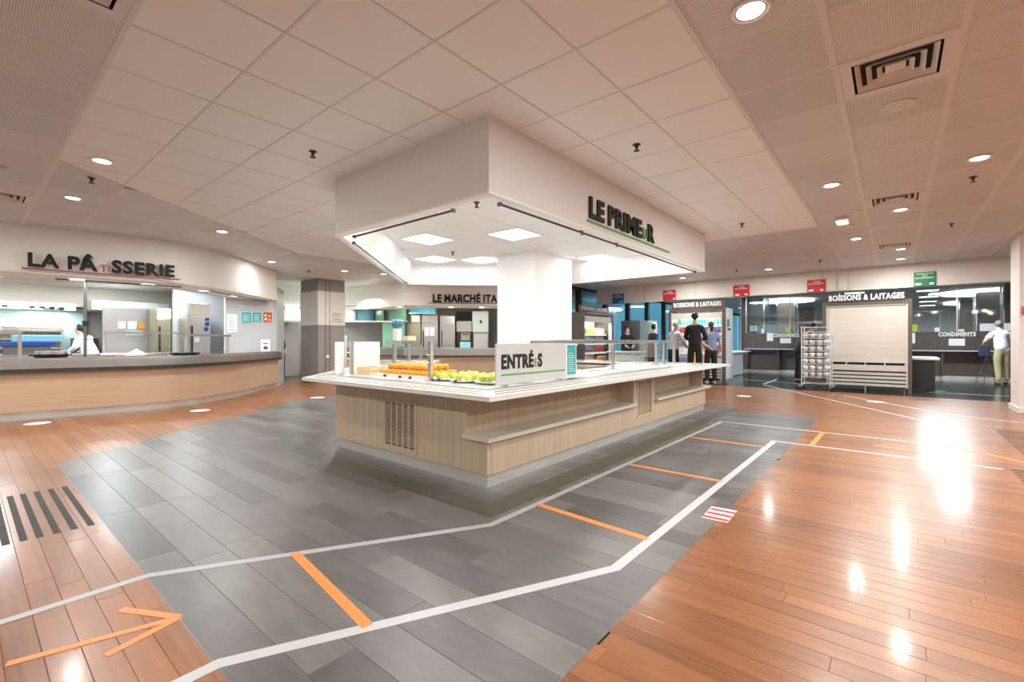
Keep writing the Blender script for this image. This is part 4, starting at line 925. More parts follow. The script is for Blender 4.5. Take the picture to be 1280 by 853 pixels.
MB().box(5.3, 6.7, 15.2, 15.9, .12, .78).build('front_panel', 'beech_h', pcn); MB().box(5.25, 6.74, 15.1, 16, .78, .92).build('worktop', 'steel', pcn); MB().box(5.32, 6.7, 15.23, 15.9, 0, .12).build('kick_plate', 'steel_dark', pcn)
hd = thing('copper_hood', 'small hood with two gold filters above the distant passage counter', 'hood', (6.2, 16.2, 1.9))
MB().box(5.6, 6.85, 15.8, 16.8, 1.78, 2.0).build('body', 'green_glass', hd); 
for x in (5.75, 6.25): MB().box(x, x+.42, 15.77, 15.8, 1.83, 1.97).build('filter', 'yellow_steel', hd)
MB().box(5.2, 6.74, 17.52, 17.58, .9, 1.8).build('white_tiles', 'bright_white', pcn)
area((6.1, 16.2, 1.76), .8, 22, COOL, 'SQUARE')
for k, (x, y, z, m_, l) in enumerate([(5.75,15.45,.92,'drink_red','red jar on the distant passage counter'),(6.05,15.5,.92,'wood_box','tan basket on the distant passage counter'),(5.9,15.75,.92,'steel_dark','dark pot behind the red jar in the passage'),(6.35,15.5,.92,'drink_orange','orange bowl at the right of the passage counter')]):
    m = MB(); m.lathe([(.08,0),(.10,.05),(.09,.16),(.05,.2)], (x,y,z), 12); tag(m.build(['jar','basket','pot','bowl'][k], m_, None, smooth=True), l, ['jar','basket','pot','bowl'][k])
MB().box(5.0, 7.0, 14.5, 14.6, 2.25, H).build('passage_fascia', 'fascia_white', gp)

# ------------------------------------------------------------------ Italian market stand
MP = [(10.75,7.85),(8.05,10.6),(8.05,16.0)]       # travelling left: staff side is on the right
mc = thing('market_counter', 'angled beech serving counter with steel top under LE MARCHÉ lettering', 'counter', (9.4, 9.2, 0))
MB().ribbon(MP, -.03, 0, .1, .72).build('front_panel', 'beech_h', mc); MB().ribbon(MP, -.1, -.05, 0, .1).build('kick_plate', 'steel_kick', mc)
MB().ribbon(MP, .07, .10, .74, .93).build('apron', 'steel', mc); MB().ribbon(MP, -.7, .10, .93, .955).build('worktop', 'steel_bright', mc); MB().ribbon(MP, .06, .10, .71, .74).build('dark_edge_band', 'dark_band', mc)
mf = struct('wall_market_fascia', MB().ribbon(MP, -.08, 0, 2.17, H+.01), 'fascia_white')
MB().ribbon(MP, -1.0, .005, 2.155, 2.175).build('soffit', 'ceiling_white', mf)
MB().prism([(11.4,7.9),(8.7,10.7),(8.7,16),(16,16),(16,7.95)], 2.45, 2.48).build('kitchen_ceiling', 'kitchen_cream', mf)
q_ = .70711
def np_(u, n): return (u*q_+n*q_, -u*q_+n*q_)     # u along the slanted front to the right, n = distance in
sg = thing('lettering_sign', 'black LE MARCHÉ ITALIEN lettering partly hidden by the white column', 'sign', (*np_(-1.05,13.15), 2.22))
x_, y_ = np_(-1.05, 13.17); text_parts(sg, [('LE ', 1, .04, BK), ('MARCHÉ ', 1, .04, BK), ('ITALIEN', 1, .04, BK)], (x_, y_, 2.262), (q_, -q_, 0), 2.35, .205, .02)
m = MB(); a, b = np_(-1.16, 13.155), np_(1.45, 13.155); m.obox(((a[0]+b[0])/2, (a[1]+b[1])/2), (1,-1), 2.6, .01, 2.222, 2.236); m.build('underline', 'brown_lacquer', sg)
sg = thing('lettering_sign', 'single black letter S with underline showing right of the grey pillar', 'sign', (8.04, 13.7, 2.22)); text_parts(sg, [('S', 1, .04, BK)], (8.045, 14.05, 2.32), (0,-1,0), .14, .20, .02); MB().box(8.035, 8.048, 13.1, 14.4, 2.262, 2.28).build('underline', 'brown_lacquer', sg)
# back of the market kitchen
def nbox(u0, u1, n0, n1, z0, z1, name, m, parent=None, bevel=0):
    P = [np_(u0,n0), np_(u1,n0), np_(u1,n1), np_(u0,n1)]; return MB().prism(P, z0, z1).build(name, m, parent, bevel=bevel)
mk = nbox(-9, 3.4, 16.6, 16.7, 0, 2.5, 'wall_market_rear', 'grey_wall'); mk['kind'] = 'structure'
mk2 = nbox(.98, 1.08, 13.9, 16.6, 0, 2.5, 'wall_market_side', 'pale_grey_wall'); mk2['kind'] = 'structure'
def steel_unit(u0, u1, z1, label, m='steel', n0=15.5, extra=None, cat='fridge', name='steel_fridge'):
    c = np_((u0+u1)/2, n0+.3); f = thing(name, label, cat, (*c, 0))
    nbox(u0, u1, n0, n0+.7, .1, z1, 'body', m, f); dr = nbox(u0+.03, u1-.03, n0-.03, n0, .2, z1-.3, 'door', m, f, .004); nbox(u0+.03, u1-.03, n0-.02, n0, z1-.28, z1-.03, 'control_panel', 'steel_bright', f)
    nbox(u0+.05, u0+.08, n0-.07, n0-.04, .95, 1.5, 'handle', 'charcoal', dr); nbox(u0+.04, u1-.04, n0+.02, n0+.6, 0, .1, 'plinth', 'charcoal', f)
    return f
steel_unit(-2.31, -1.63, 2.05, 'steel fridge left of the two papers in the market kitchen', 'yellow_steel')
f = steel_unit(-1.60, -1.06, 2.05, 'steel fridge with two papers behind the market counter'); nbox(-1.50, -1.36, 15.455, 15.465, 1.33, 1.60, 'paper', 'paper', f); nbox(-1.32, -1.18, 15.455, 15.465, 1.33, 1.60, 'paper', 'paper', f)
steel_unit(-1.00, -.50, 2.0, 'widest steel fridge in the middle of the market kitchen', 'steel')
ov = thing('oven', 'low steel oven below the dark niche in the market kitchen', 'oven', (*np_(-.2,15.6), 0)); nbox(-.42, .06, 15.3, 15.9, .1, 1.46, 'body', 'charcoal', ov); nbox(-.30, 0, 15.26, 15.3, 1.16, 1.42, 'upper_door', 'yellow_steel', ov, .01); nbox(-.33, .02, 15.26, 15.3, .8, 1.12, 'lower_door', 'blue_clear', ov, .01)
nbox(-.26, -.04, 15.24, 15.26, 1.36, 1.39, 'handle', 'charcoal', ov)
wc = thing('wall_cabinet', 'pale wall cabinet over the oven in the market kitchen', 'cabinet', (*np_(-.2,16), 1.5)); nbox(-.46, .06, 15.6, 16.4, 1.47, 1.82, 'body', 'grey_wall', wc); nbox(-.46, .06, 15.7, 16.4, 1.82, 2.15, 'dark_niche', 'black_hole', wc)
wc = thing('wall_cabinet', 'white door panel right of the dark niche in the market kitchen', 'cabinet', (*np_(.3,16), 1.4)); nbox(.08, .62, 15.5, 15.9, 1.45, 2.15, 'body', 'pale_grey_wall', wc); nbox(.33, .39, 15.48, 15.5, 1.75, 1.85, 'handle', 'charcoal', wc)
gd = thing('low_fridge', 'grey low fridge at the right end of the market kitchen', 'fridge', (*np_(.3,15.6), 0)); nbox(.10, .62, 15.3, 15.9, 0, 1.43, 'body', 'tall_grey', gd); nbox(.13, .59, 15.27, 15.3, .15, 1.38, 'door', 'grey_wall', gd)
for k, (u0, u1, z0, z1, m_, l) in enumerate([(-3.6,-3.05,1.78,2.15,'blue_glass','blue glass wall cabinet left in the market kitchen'),(-3.03,-2.72,1.78,2.15,'green_glass','narrow green glass wall cabinet in the market kitchen'),(-2.6,-2.0,1.80,2.2,'green_glass','wide green glass panel above the scale'),(-1.95,-1.1,2.06,2.3,'blue_glass','blue panel above the fridge with two papers'),(-2.8,-2.05,1.0,1.74,'green_glass','lower green glass screen behind the rear guard')]):
    o = thing('glass_cabinet', l, 'cabinet', (*np_((u0+u1)/2, 15.2), z0)); nbox(u0, u1, 15.1, 15.35, z0, z1, 'body', m_, o); nbox(u0, u1, 15.06, 15.1, z0-.03, z0, 'lower_rail', 'steel_bright', o); nbox(u1-.03, u1+.03, 15.06, 15.1, z0, z1, 'frame_post', 'charcoal', o)
hd = thing('extractor_hood', 'pale hood along the left of the market kitchen', 'hood', (*np_(-5,14.8), 1.7)); nbox(-6.5, -3.65, 14.6, 15.6, 1.78, 2.1, 'body', 'hood_white', hd); nbox(-6.5, -2.3, 14.55, 14.6, 1.73, 1.78, 'lip', 'steel_bright', hd)
m = MB(); x_, y_ = np_(-3.83, 14.08); m.lathe([(.11,0),(.12,.04),(.11,.12),(.12,.2),(.11,.26),(.04,.31)], (x_,y_,1.32), 14); wb = thing('water_dispenser', 'water dispenser with blue bottle just right of the grey pillar', 'dispenser', (x_, y_, 0)); m.build('bottle', 'blue_clear', wb, smooth=True); MB().box(x_-.13, x_+.13, y_-.13, y_+.13, 0, 1.32).build('body', 'hood_white', wb)
area((*np_(-4.6,15.0), 1.72), 1.2, 20, NEUT, 'RECTANGLE', .3, (0,0,-math.pi/4))  # extra lamp below the hood, added to brighten the grey rear wall
for u, n, p_ in ((-3.2,14.2,36),(-1.4,14.4,30),(.3,14.4,22),(-5,14.2,24)): x_, y_ = np_(u, n); area((x_, y_, 2.43), .4, p_, (.95,1,.85), 'SQUARE')
for k, (u, n) in enumerate([(-2.05,13.7),(-.55,13.7),(.35,13.7)]):
    x_, y_ = np_(u, n); m = MB(); m.lathe([(.07,0),(.07,-.01)], (x_,y_,2.155), 16); tag(m.build('spot_light', 'lamp_glow'), ['left soffit spot above the green glass in the market stand','soffit spot below the letters MAR','soffit spot below the letters ITA'][k], 'ceiling light'); area((x_,y_,2.14), .1, 9, NEUT)
# ------------------------------------------------------------------ chillers
def frame_map(o, u, n):
    def P(a, b): return (o[0]+u[0]*a+n[0]*b, o[1]+u[1]*a+n[1]*b)
    def lbox(u0, u1, n0, n1, z0, z1, name, m, parent, bevel=0):
        return MB().prism([P(u0,n0), P(u1,n0), P(u1,n1), P(u0,n1)], z0, z1).build(name, m, parent, bevel=bevel)
    return P, lbox
def bottle_proto(m, cap):
    b = MB(); b.lathe([(.032,0),(.034,.01),(.034,.12),(.028,.15),(.013,.175),(.013,.195)], (0,0,0), 8); o = b.build('bottle', m, None, smooth=True)
    c = MB(); c.lathe([(.015,.195),(.015,.212)], (0,0,0), 8); c.build('cap', cap, o); return o
def carton_proto(m, lid):
    b = MB(); b.box(-.034, .034, -.034, .034, 0, .17); o = b.build('carton', m, None); c = MB(); c.box(-.03, .03, -.006, .006, .17, .195); c.build('top_seal', lid, o); return o
def pot_proto(m, lid):
    b = MB(); b.lathe([(.03,0),(.036,.09)], (0,0,0), 10); o = b.build('pot', m, None); c = MB(); c.lathe([(.039,.09),(.039,.097)], (0,0,0), 10); c.build('lid', lid, o); return o
PROT = {}
def stock(kind, P, us, nn, z, label, group, cat, first=0):
    for iu, u in enumerate(us):
        x, y = P(u, nn)
        if kind not in PROT:
            f, m, c = {'gb':(bottle_proto,'drink_green','white_print'),'rb':(bottle_proto,'drink_red','white_print'),'pb':(bottle_proto,'drink_purple','drink_yellow'),'wc':(carton_proto,'drink_white','drink_red'),'gc':(carton_proto,'drink_green','drink_white'),
                       'oc':(carton_proto,'drink_orange','drink_white'),'wp':(pot_proto,'drink_white','drink_red'),'pp':(pot_proto,'drink_purple','drink_white'),'yp':(pot_proto,'drink_yellow','drink_orange')}[kind]
            PROT[kind] = f(m, c); o = PROT[kind]; o.location = (x, y, z)
        else: o = dup(PROT[kind], (x, y, z))
        tag(o, label.replace('@', ORD[first+iu]), cat, group)
def chiller(label, o, u, n, w, z1, stocked, depth=.8):
    t = thing('display_fridge', label, 'fridge', (*o, 0)); P, lb = frame_map(o, u, n)
    lb(0, .07, 0, .10, 0, z1, 'frame_post', 'brown_frame', t); lb(w-.07, w, 0, .10, 0, z1, 'frame_post', 'brown_frame', t)
    lb(.07, w-.07, 0, .10, z1-.09, z1, 'frame_head', 'brown_frame', t)
    side = 'brown_frame' if stocked == 1 else 'white_laminate'
    lb(.0, .03, .10, depth, .1, z1-.02, 'side_panel', side, t); lb(w-.03, w, .10, depth, .1, z1-.02, 'side_panel', side, t)
    lb(.03, w-.03, .10, depth, z1-.06, z1-.02, 'roof', side, t)
    lb(.07, .10, .02, .12, .1, z1-.09, 'inner_post', 'metal_beige', t); lb(w-.10, w-.07, .02, .12, .1, z1-.09, 'inner_post', 'metal_beige', t)
    for k in range(4): lb(.10, w-.10, .03+.0*k, .06, .12+k*.085, .175+k*.085, 'base_slat', 'metal_beige', t)
    lb(.10, w-.10, .07, depth, .10, .46, 'base_cabinet', 'groove_dark', t)
    for a in (.12, w/2, w-.12):
        x, y = P(a, .08); MB().tube((x,y,0), (x,y,.10), .022, 8).build('foot', 'steel', t)
    return t, P, lb
# 1: closed fridge with beige shutter
t, P, lb = chiller('closed display fridge with pulled-down beige shutter and brown frame', (13.3, 1.33), (0,-1), (1,0), 1.63, 2.08, 0)
for k in range(9): lb(.10, 1.53, .05, .06, .685+k*.144, .827+k*.144, 'shutter_slat', 'roller_beige', t)
lb(.09, 1.54, .03, .06, .655, .685, 'shutter_bar', 'metal_beige', t); lb(.09, 1.54, .02, .09, 1.96, 1.985, 'shutter_box', 'metal_beige', t)
lb(.10, 1.53, .10, .7, .66, 1.99, 'cold_chamber', 'groove_dark', t)
lb(.10, 1.53, .02, .06, .47, .60, 'lower_panel', 'metal_beige', t); lb(.10, 1.53, .06, .07, .60, .655, 'dark_gap', 'black_hole', t)
for k in range(5): lb(.10+k*.352, .12+k*.352, .03, .06, .60, .655, 'gap_post', 'metal_beige', t)
sg = thing('lettering_sign', 'white BOISSONS & LAITAGES lettering standing on the closed beige fridge', 'sign', (13.28, .5, 2.08)); text_parts(sg, [('BOISSONS & LAITAGES', 1, .035, 'white_print')], (13.26, 1.20, 2.10), (0,-1,0), 1.37, .12, .02, joined=True, name='letters')
MB().box(13.285, 13.30, -.2, 1.22, 2.08, 2.10).build('base_strip', 'brown_frame', sg)
# 2: open fridge with customers, 3: open fridge at the window end
for idx, (o, u, n, w_, z1, lab) in enumerate([((13.3,5.09),(0,-1),(1,0),1.55,2.085,'lit open drinks fridge with customers standing in front of it'), ((11.36,6.8),(1,0),(0,1),1.81,2.01,'lit open drinks fridge at the window end, left of the cashier')]):
    t, P, lb = chiller(lab, o, u, n, w_, z1, 2 if idx == 0 else 1)
    lb(.10, w_-.10, .62, .66, .46, z1-.1, 'back_panel', 'bright_white', t)
    lb(.10, w_-.10, .06, .62, z1-.26, z1-.24, 'canopy_blind', 'metal_beige', t); lb(.10, w_-.10, .05, .07, z1-.30, z1-.12, 'rolled_blind', 'roller_beige', t)
    lb(.12, w_-.12, .10, .14, z1-.29, z1-.265, 'light_tube', 'cool_glow', t)
    zs = [.50, .82, 1.10, 1.36, 1.60] if idx == 0 else [.50, .80, 1.08, 1.36]
    for z in zs: shf = lb(.10, w_-.10, .20 if z > .6 else .08, .62, z-.02, z, 'shelf', 'bright_white', t); lb(.10, w_-.10, .19 if z > .6 else .07, .20 if z > .6 else .08, z-.03, z+.02, 'price_rail', 'white_print', shf)
    for z in zs[1:]: lb(.11, w_-.11, .21, .23, z-.035, z-.022, 'light_tube', 'cool_glow', t)
    x, y = P(w_/2, .3); area((x, y, z1-.3), .9, 30, COOL, 'RECTANGLE', .3, (0, 0, math.atan2(u[1], u[0])))
    pos = 'behind the customers' if idx == 0 else 'at the window end'
    n_ = 15 if idx == 0 else 17; us = [.17+(w_-.34)*k/(n_-1) for k in range(n_)]
    rows = [('gb','gc','gb'),('rb','wp','pb'),('wp','pp','wc'),('wc','yp','rb'),('pb','oc','wc')] if idx == 0 else [('gc','oc','wc'),('pp','yp','pb'),('pb','pp','rb'),('oc','yp','oc')]
    order = zs[::-1]
    for r, (z, kinds) in enumerate(zip(order, rows)):
        for q in range(3):
            sub = us[q*n_//3:(q+1)*n_//3]; kd = kinds[q]; nm = {'b':'bottle','c':'carton','p':'pot'}[kd[1]]; colr = {'g':'green','r':'red','p':'purple','w':'white','o':'orange','y':'yellow'}[kd[0]]
            shelf = ['top','second','third','fourth','bottom'][r]; side = ['left','middle','right'][q]
            stock(kd, P, sub, .28 if z > .6 else .2, z, '%s %s, @ from the left on the %s shelf, lit fridge %s' % (colr, nm, shelf, pos), '%s %ss, %s of the %s shelf %s' % (colr, nm, side, shelf, pos), nm, q*n_//3)
    if idx == 0:
        hp = thing('lettering_sign', 'BOISSONS & LAITAGES sign on dark panel over the fridge with customers', 'sign', (13.29, 4.3, 2.085)); MB().box(13.29, 13.31, 3.55, 5.0, 2.085, 2.26).build('dark_board', 'brown_frame', hp)
        text_parts(hp, [('BOISSONS & LAITAGES', 1, .02, 'white_print')], (13.288, 4.93, 2.125), (0,-1,0), 1.3, .115, .012, joined=True, name='letters')
        MB().box(13.5, 13.6, 3.50, 3.535, 1.55, 1.75).build('controller', 'tall_grey', t); MB().box(13.55, 13.8, 3.52, 3.535, 1.45, 1.5).build('label_strip', 'charcoal', t)
    else:
        hp = thing('lettering_sign', 'small BOISSONS & LAITAGES sign on the fridge at the window end', 'sign', (11.9, 6.79, 2.01)); MB().box(11.1, 12.85, 6.79, 6.81, 2.01, 2.16).build('dark_board', 'brown_frame', hp)
        text_parts(hp, [('BOISSONS & LAITAGES', 1, .02, 'white_print')], (11.2, 6.788, 2.04), (1,0,0), 1.5, .095, .012, joined=True, name='letters')

# hanging till signs on the bulkhead
def till_sign(y0, y1, m, label, lines, blocks):
    s = thing('till_sign', label, 'sign', (13.44, (y0+y1)/2, 2.34)); MB().box(13.425, 13.437, y1, y0, 2.345, 2.655).build('board', m, s)
    for y in (y0-.05, y1+.05): MB().tube((13.43,y,2.655), (13.43,y,2.70), .004, 6).build('hook', 'steel', s)
    for tx, wd, z in lines: text_parts(s, [(tx, 1, .01, 'white_print')], (13.424, (y0+y1)/2+wd/2, z), (0,-1,0), wd, .032, .002, joined=True, name='letters')
    for yb, wb in blocks: MB().box(13.422, 13.425, yb-wb/2, yb+wb/2, 2.375, 2.415).build('card_symbol', 'white_print', s)
till_sign(6.97, 6.58, 'blue_sign', 'blue till sign at the left end of the beige bulkhead', [('CAISSE', .2, 2.59), ('RECHARGEMENT', .3, 2.54)], [(6.70,.03),(6.64,.03)])
till_sign(5.31, 4.93, 'red_sign', 'red till sign nearest the blue one, over the left part of the customers\' fridge', [('CAISSE', .16, 2.59), ('RECHARGEMENT', .32, 2.54)], [(4.98,.05)])
till_sign(3.36, 2.96, 'red_sign', 'middle red till sign, right of the fridge with customers', [('CAISSE', .16, 2.59), ('RECHARGEMENT', .32, 2.54)], [(3.26,.10),(3.04,.07)])
till_sign(1.66, 1.28, 'red_sign', 'rightmost red till sign, at the left corner of the closed fridge', [('CAISSE', .16, 2.59), ('RECHARGEMENT', .3, 2.54)], [(1.58,.10),(1.36,.06)])
till_sign(-.33, -.69, 'green_sign', 'green till sign on the bulkhead right of the closed fridge', [('CAISSE MIXTE', .28, 2.60), ('POUR', .09, 2.555), ('RECHARGEMENT', .31, 2.51)], [(-.40,.10),(-.62,.07)])
o = MB().box(10.4, 10.77, -1.62, -1.55, 1.58, 1.70).build('red_flag_sign', 'red_sign', None, bevel=.01); tag(o, 'small red flag sign sticking out of the white pillar at the right edge', 'sign')

# ------------------------------------------------------------------ condiment counter wall
cw = struct('wall_condiments', MB().box(19.1, 19.25, -7.5, 4.4, .1, 1.42), 'dark_wood')
for k in range(10):
    y0 = 4.4-k*1.2
    MB().box(19.085, 19.1, y0-1.19, y0-.01, .90, 1.42).build('panel', 'dark_wood', cw); MB().box(19.2, 19.9, y0-1.19, y0-.01, 1.42, 1.44).build('ledge', 'brown_frame', cw) if 0 else None
MB().box(19.08, 19.27, -7.5, 4.4, 1.42, 1.435).build('ledge', 'brown_frame', cw)
for y0, y1 in ((-7.5, -3.4), (-1.1, .6), (3.2, 4.4)): MB().box(18.95, 19.1, y0, y1, .1, .84).build('lower_panel', 'dark_wood', cw)
MB().box(18.99, 19.1, -7.5, 4.4, 0, .1).build('kick_plate', 'steel_kick', cw)
cs = thing('condiment_counter', 'thin grey shelf counter running along the dark condiment wall', 'counter', (18.8, 1, .8)); MB().box(18.68, 19.09, -7.3, 4.3, .84, .875).build('top', 'grey_laminate', cs)
for y in (4.2, 3.2, .6, -1.1, -3.4): MB().box(18.75, 19.08, y-.02, y+.02, 0.1, .84).build('bracket', 'dark_wood', cs)
for y, l in ((3.41, 'white CONDIMENTS lettering on the dark wall left of the leaning man'), (-1.03, 'white CONDIMENTS lettering on the dark wall right of the closed fridge')):
    s = thing('lettering_sign', l, 'sign', (19.08, y-.4, 1.29)); text_parts(s, [('CONDIMENTS', 1, .05, 'white_print')], (19.083, y, 1.295), (0,-1,0), .81, .115, .02, joined=True, name='letters')
for k, (y1, y0, z0, z1, l) in enumerate([(3.62,3.42,1.15,1.44,'white notice at the left of the left CONDIMENTS lettering'),(3.19,2.85,1.07,1.25,'wide white notice below the left CONDIMENTS lettering'),(-1.26,-1.61,1.01,1.22,'white notice below the right CONDIMENTS lettering'),(-.36,-.50,1.08,1.40,'white notice just right of the closed fridge frame')]):
    o = MB().box(19.07, 19.083, y0, y1, z0, z1).build('notice', 'paper'); tag(o, l, 'notice')
for k, (y1, y0, z0, z1, m_, l) in enumerate([(-1.93,-2.25,1.436,1.66,'paper','white papers standing on the ledge left of the man in khaki trousers'),(-1.47,-1.60,1.436,1.50,'paper','small card on the ledge above the right CONDIMENTS lettering'),(3.82,3.72,1.436,1.60,'paper','small card on the ledge below the first wood pillar'),
      (3.02,2.88,1.436,1.62,'apple_green','light green box on the ledge above the left CONDIMENTS lettering'),(-.38,-.55,1.436,1.66,'apple_green','light green box on the ledge right of the closed fridge'),(-2.42,-2.70,1.436,1.66,'paper','papers on the ledge behind the head of the man in khaki'),(-.95,-1.06,1.436,1.56,'paper','white dispenser on the ledge left of the right CONDIMENTS lettering'),(-1.2,-1.27,1.436,1.55,'clear_glass','glass jar on the ledge above the right CONDIMENTS lettering')]):
    o = MB().box(19.12, 19.2, y0, y1, z0, z1).build(['papers','card','card','box','box','papers','dispenser','jar'][k], m_, None, bevel=.004); tag(o, l, ['papers','card','card','box','box','papers','dispenser','jar'][k])
o = MB().box(19.45, 19.46, 4.0, 4.27, 1.52, 1.75).build('notice', 'paper'); tag(o, 'white notice hanging on the first wood pillar at left', 'notice')
gs = thing('glass_screen', 'row of tall glass panes standing on the condiment wall', 'screen', (19.2, -1, 1.435))
for k in range(8):
    y0 = 4.35-k*1.45; MB().box(19.22, 19.23, y0-1.43, y0, 1.44, H-.004).build('pane', 'screen_glass', gs); MB().box(19.21, 19.24, y0-.012, y0+.012, 1.44, H-.004).build('edge_profile', 'steel_bright', gs)
# till desks
def desk(label, x0, x1, y0, y1, zt, over=.1, m='white_laminate'):
    d = thing('till_desk', label, 'desk', ((x0+x1)/2, (y0+y1)/2, 0)); MB().box(x0, x1, y0, y1, .02, zt-.05).build('body', m, d); MB().box(x0-over, x1+over, y0-over, y1+over, zt-.05, zt).build('top', 'white_laminate', d, bevel=.006); MB().box(x0+.02, x1-.02, y0+.02, y1-.02, 0, .02).build('plinth', 'charcoal', d); return d
d = desk('white till desk right of the fridge with customers', 14.3, 17.3, 4.02, 4.7, .80, .12); MB().box(14.5, 15.6, 4.15, 4.6, .80, .92).build('till_base', 'grey_laminate', d, bevel=.01); MB().box(17.3, 18.2, 3.95, 4.6, .765, .80).build('extension', 'white_laminate', d)
d = desk('till desk in front of the seated cashier near the windows', 12.75, 13.3, 5.85, 6.75, .84, .05)
desk('white desk end showing right of the closed fridge', 14.3, 15.5, -.72, -.25, .76, .08, 'charcoal')
tg = thing('tall_cabinet', 'tall dark grey cabinet behind the seated cashier', 'cabinet', (14.3, 6.6, 0)); MB().box(14.0, 14.7, 6.32, 6.95, 0, 1.82).build('body', 'tall_grey', tg); MB().box(14.02, 14.68, 6.30, 6.32, .05, 1.78).build('door', 'tall_grey', tg)
tg = thing('glass_cabinet', 'grey cabinet with glass door right of the dark grey one', 'cabinet', (15.1, 6.6, 0)); MB().box(14.72, 15.5, 6.35, 6.95, 0, 1.84).build('body', 'grey_laminate', tg); MB().box(14.76, 15.1, 6.33, 6.35, .1, 1.78).build('door', 'green_glass', tg); MB().box(15.12, 15.46, 6.33, 6.35, .1, 1.78).build('door', 'white_laminate', tg); MB().box(15.09, 15.11, 6.30, 6.33, .6, 1.2).build('handle', 'chrome', tg)
# wire rack of glasses
rk = thing('wire_trolley', 'chrome wire trolley stacked with clear glass bowls before the closed fridge', 'trolley', (12.9, 1.40, 0))
RX0, RX1, RY0, RY1 = 12.68, 13.12, 1.12, 1.68
for x in (RX0, RX1):
    for y in (RY0, RY1):
        MB().tube((x,y,.10), (x,y,1.50), .010, 8).build('upright', 'wire_silver', rk); m = MB(); m.tube((x,y-.015,.05), (x,y+.015,.05), .05, 12); m.build('wheel', 'charcoal', rk); MB().tube((x,y,.05), (x+(.05 if x > 12.9 else -.05),y+(.05 if y > 1.4 else -.05),.12), .006, 6).build('bumper', 'wire_silver', rk)
lv = [.16+.15*k for k in range(9)]
for z in lv+[1.47]:
    m = MB()
    for y in (RY0, RY1): m.tube((RX0,y,z), (RX1,y,z), .005, 6)
    for x in (RX0, RX1, (RX0+RX1)/2): m.tube((x,RY0,z), (x,RY1,z), .005, 6)
    for k in range(1, 6): m.tube((RX0,RY0+(RY1-RY0)*k/6,z), (RX1,RY0+(RY1-RY0)*k/6,z), .003, 6)
    m.build('wire_shelf', 'wire_silver', rk)

gm = MB(); gm.lathe([(.04,0),(.055,.02),(.066,.06),(.064,.105),(.058,.105),(.05,.03),(.001,.012)], (0,0,0), 12); g0 = None; cnt = 0
for li, z in enumerate(lv[1:8]):
    for i in range(3):
        for j in range(4):
            loc = (RX0+.075+i*.145, RY0+.07+j*.14, z+.008)
            if g0 is None: g0 = gm.build('glass_bowl', 'bowl_glass', None, smooth=True); o = g0
            else: o = g0.copy(); COL.objects.link(o)
            o.location = loc; o.rotation_euler = (0, 0, random.uniform(0, 6)); tag(o, 'glass bowl, %s, %s row, shelf %s from below on the wire trolley' % (['rightmost','third from left','second from left','leftmost'][j], ['front','middle','rear'][i], ['one','two','three','four','five','six','seven'][li]), 'bowl', 'glass bowls on the wire trolley')
# bar stools
def stool(x, y, label):
    s = thing('bar_stool', label, 'stool', (x, y, 0)); m = MB(); m.lathe([(.15,.76),(.18,.78),(.18,.795),(.15,.80)], (x,y,0), 20); m.build('seat', 'steel_bright', s, smooth=True)
    for k in range(4):
        t = math.pi/4+k*math.pi/2+.3; MB().tube((x+.04*math.cos(t),y+.04*math.sin(t),.76), (x+.29*math.cos(t),y+.29*math.sin(t),0), .009, 8).build('leg', 'chrome', s)
    m = MB(); pts = [(x+.195*math.cos(2*math.pi*k/20), y+.195*math.sin(2*math.pi*k/20), .28) for k in range(20)]
    for k in range(20): m.tube(pts[k], pts[(k+1) % 20], .006, 6)
    m.build('foot_ring', 'chrome', s)
stool(17.95, -1.99, 'chrome bar stool left of the man in khaki trousers'); stool(17.7, -2.62, 'chrome bar stool half hidden between the man and the white pillar')

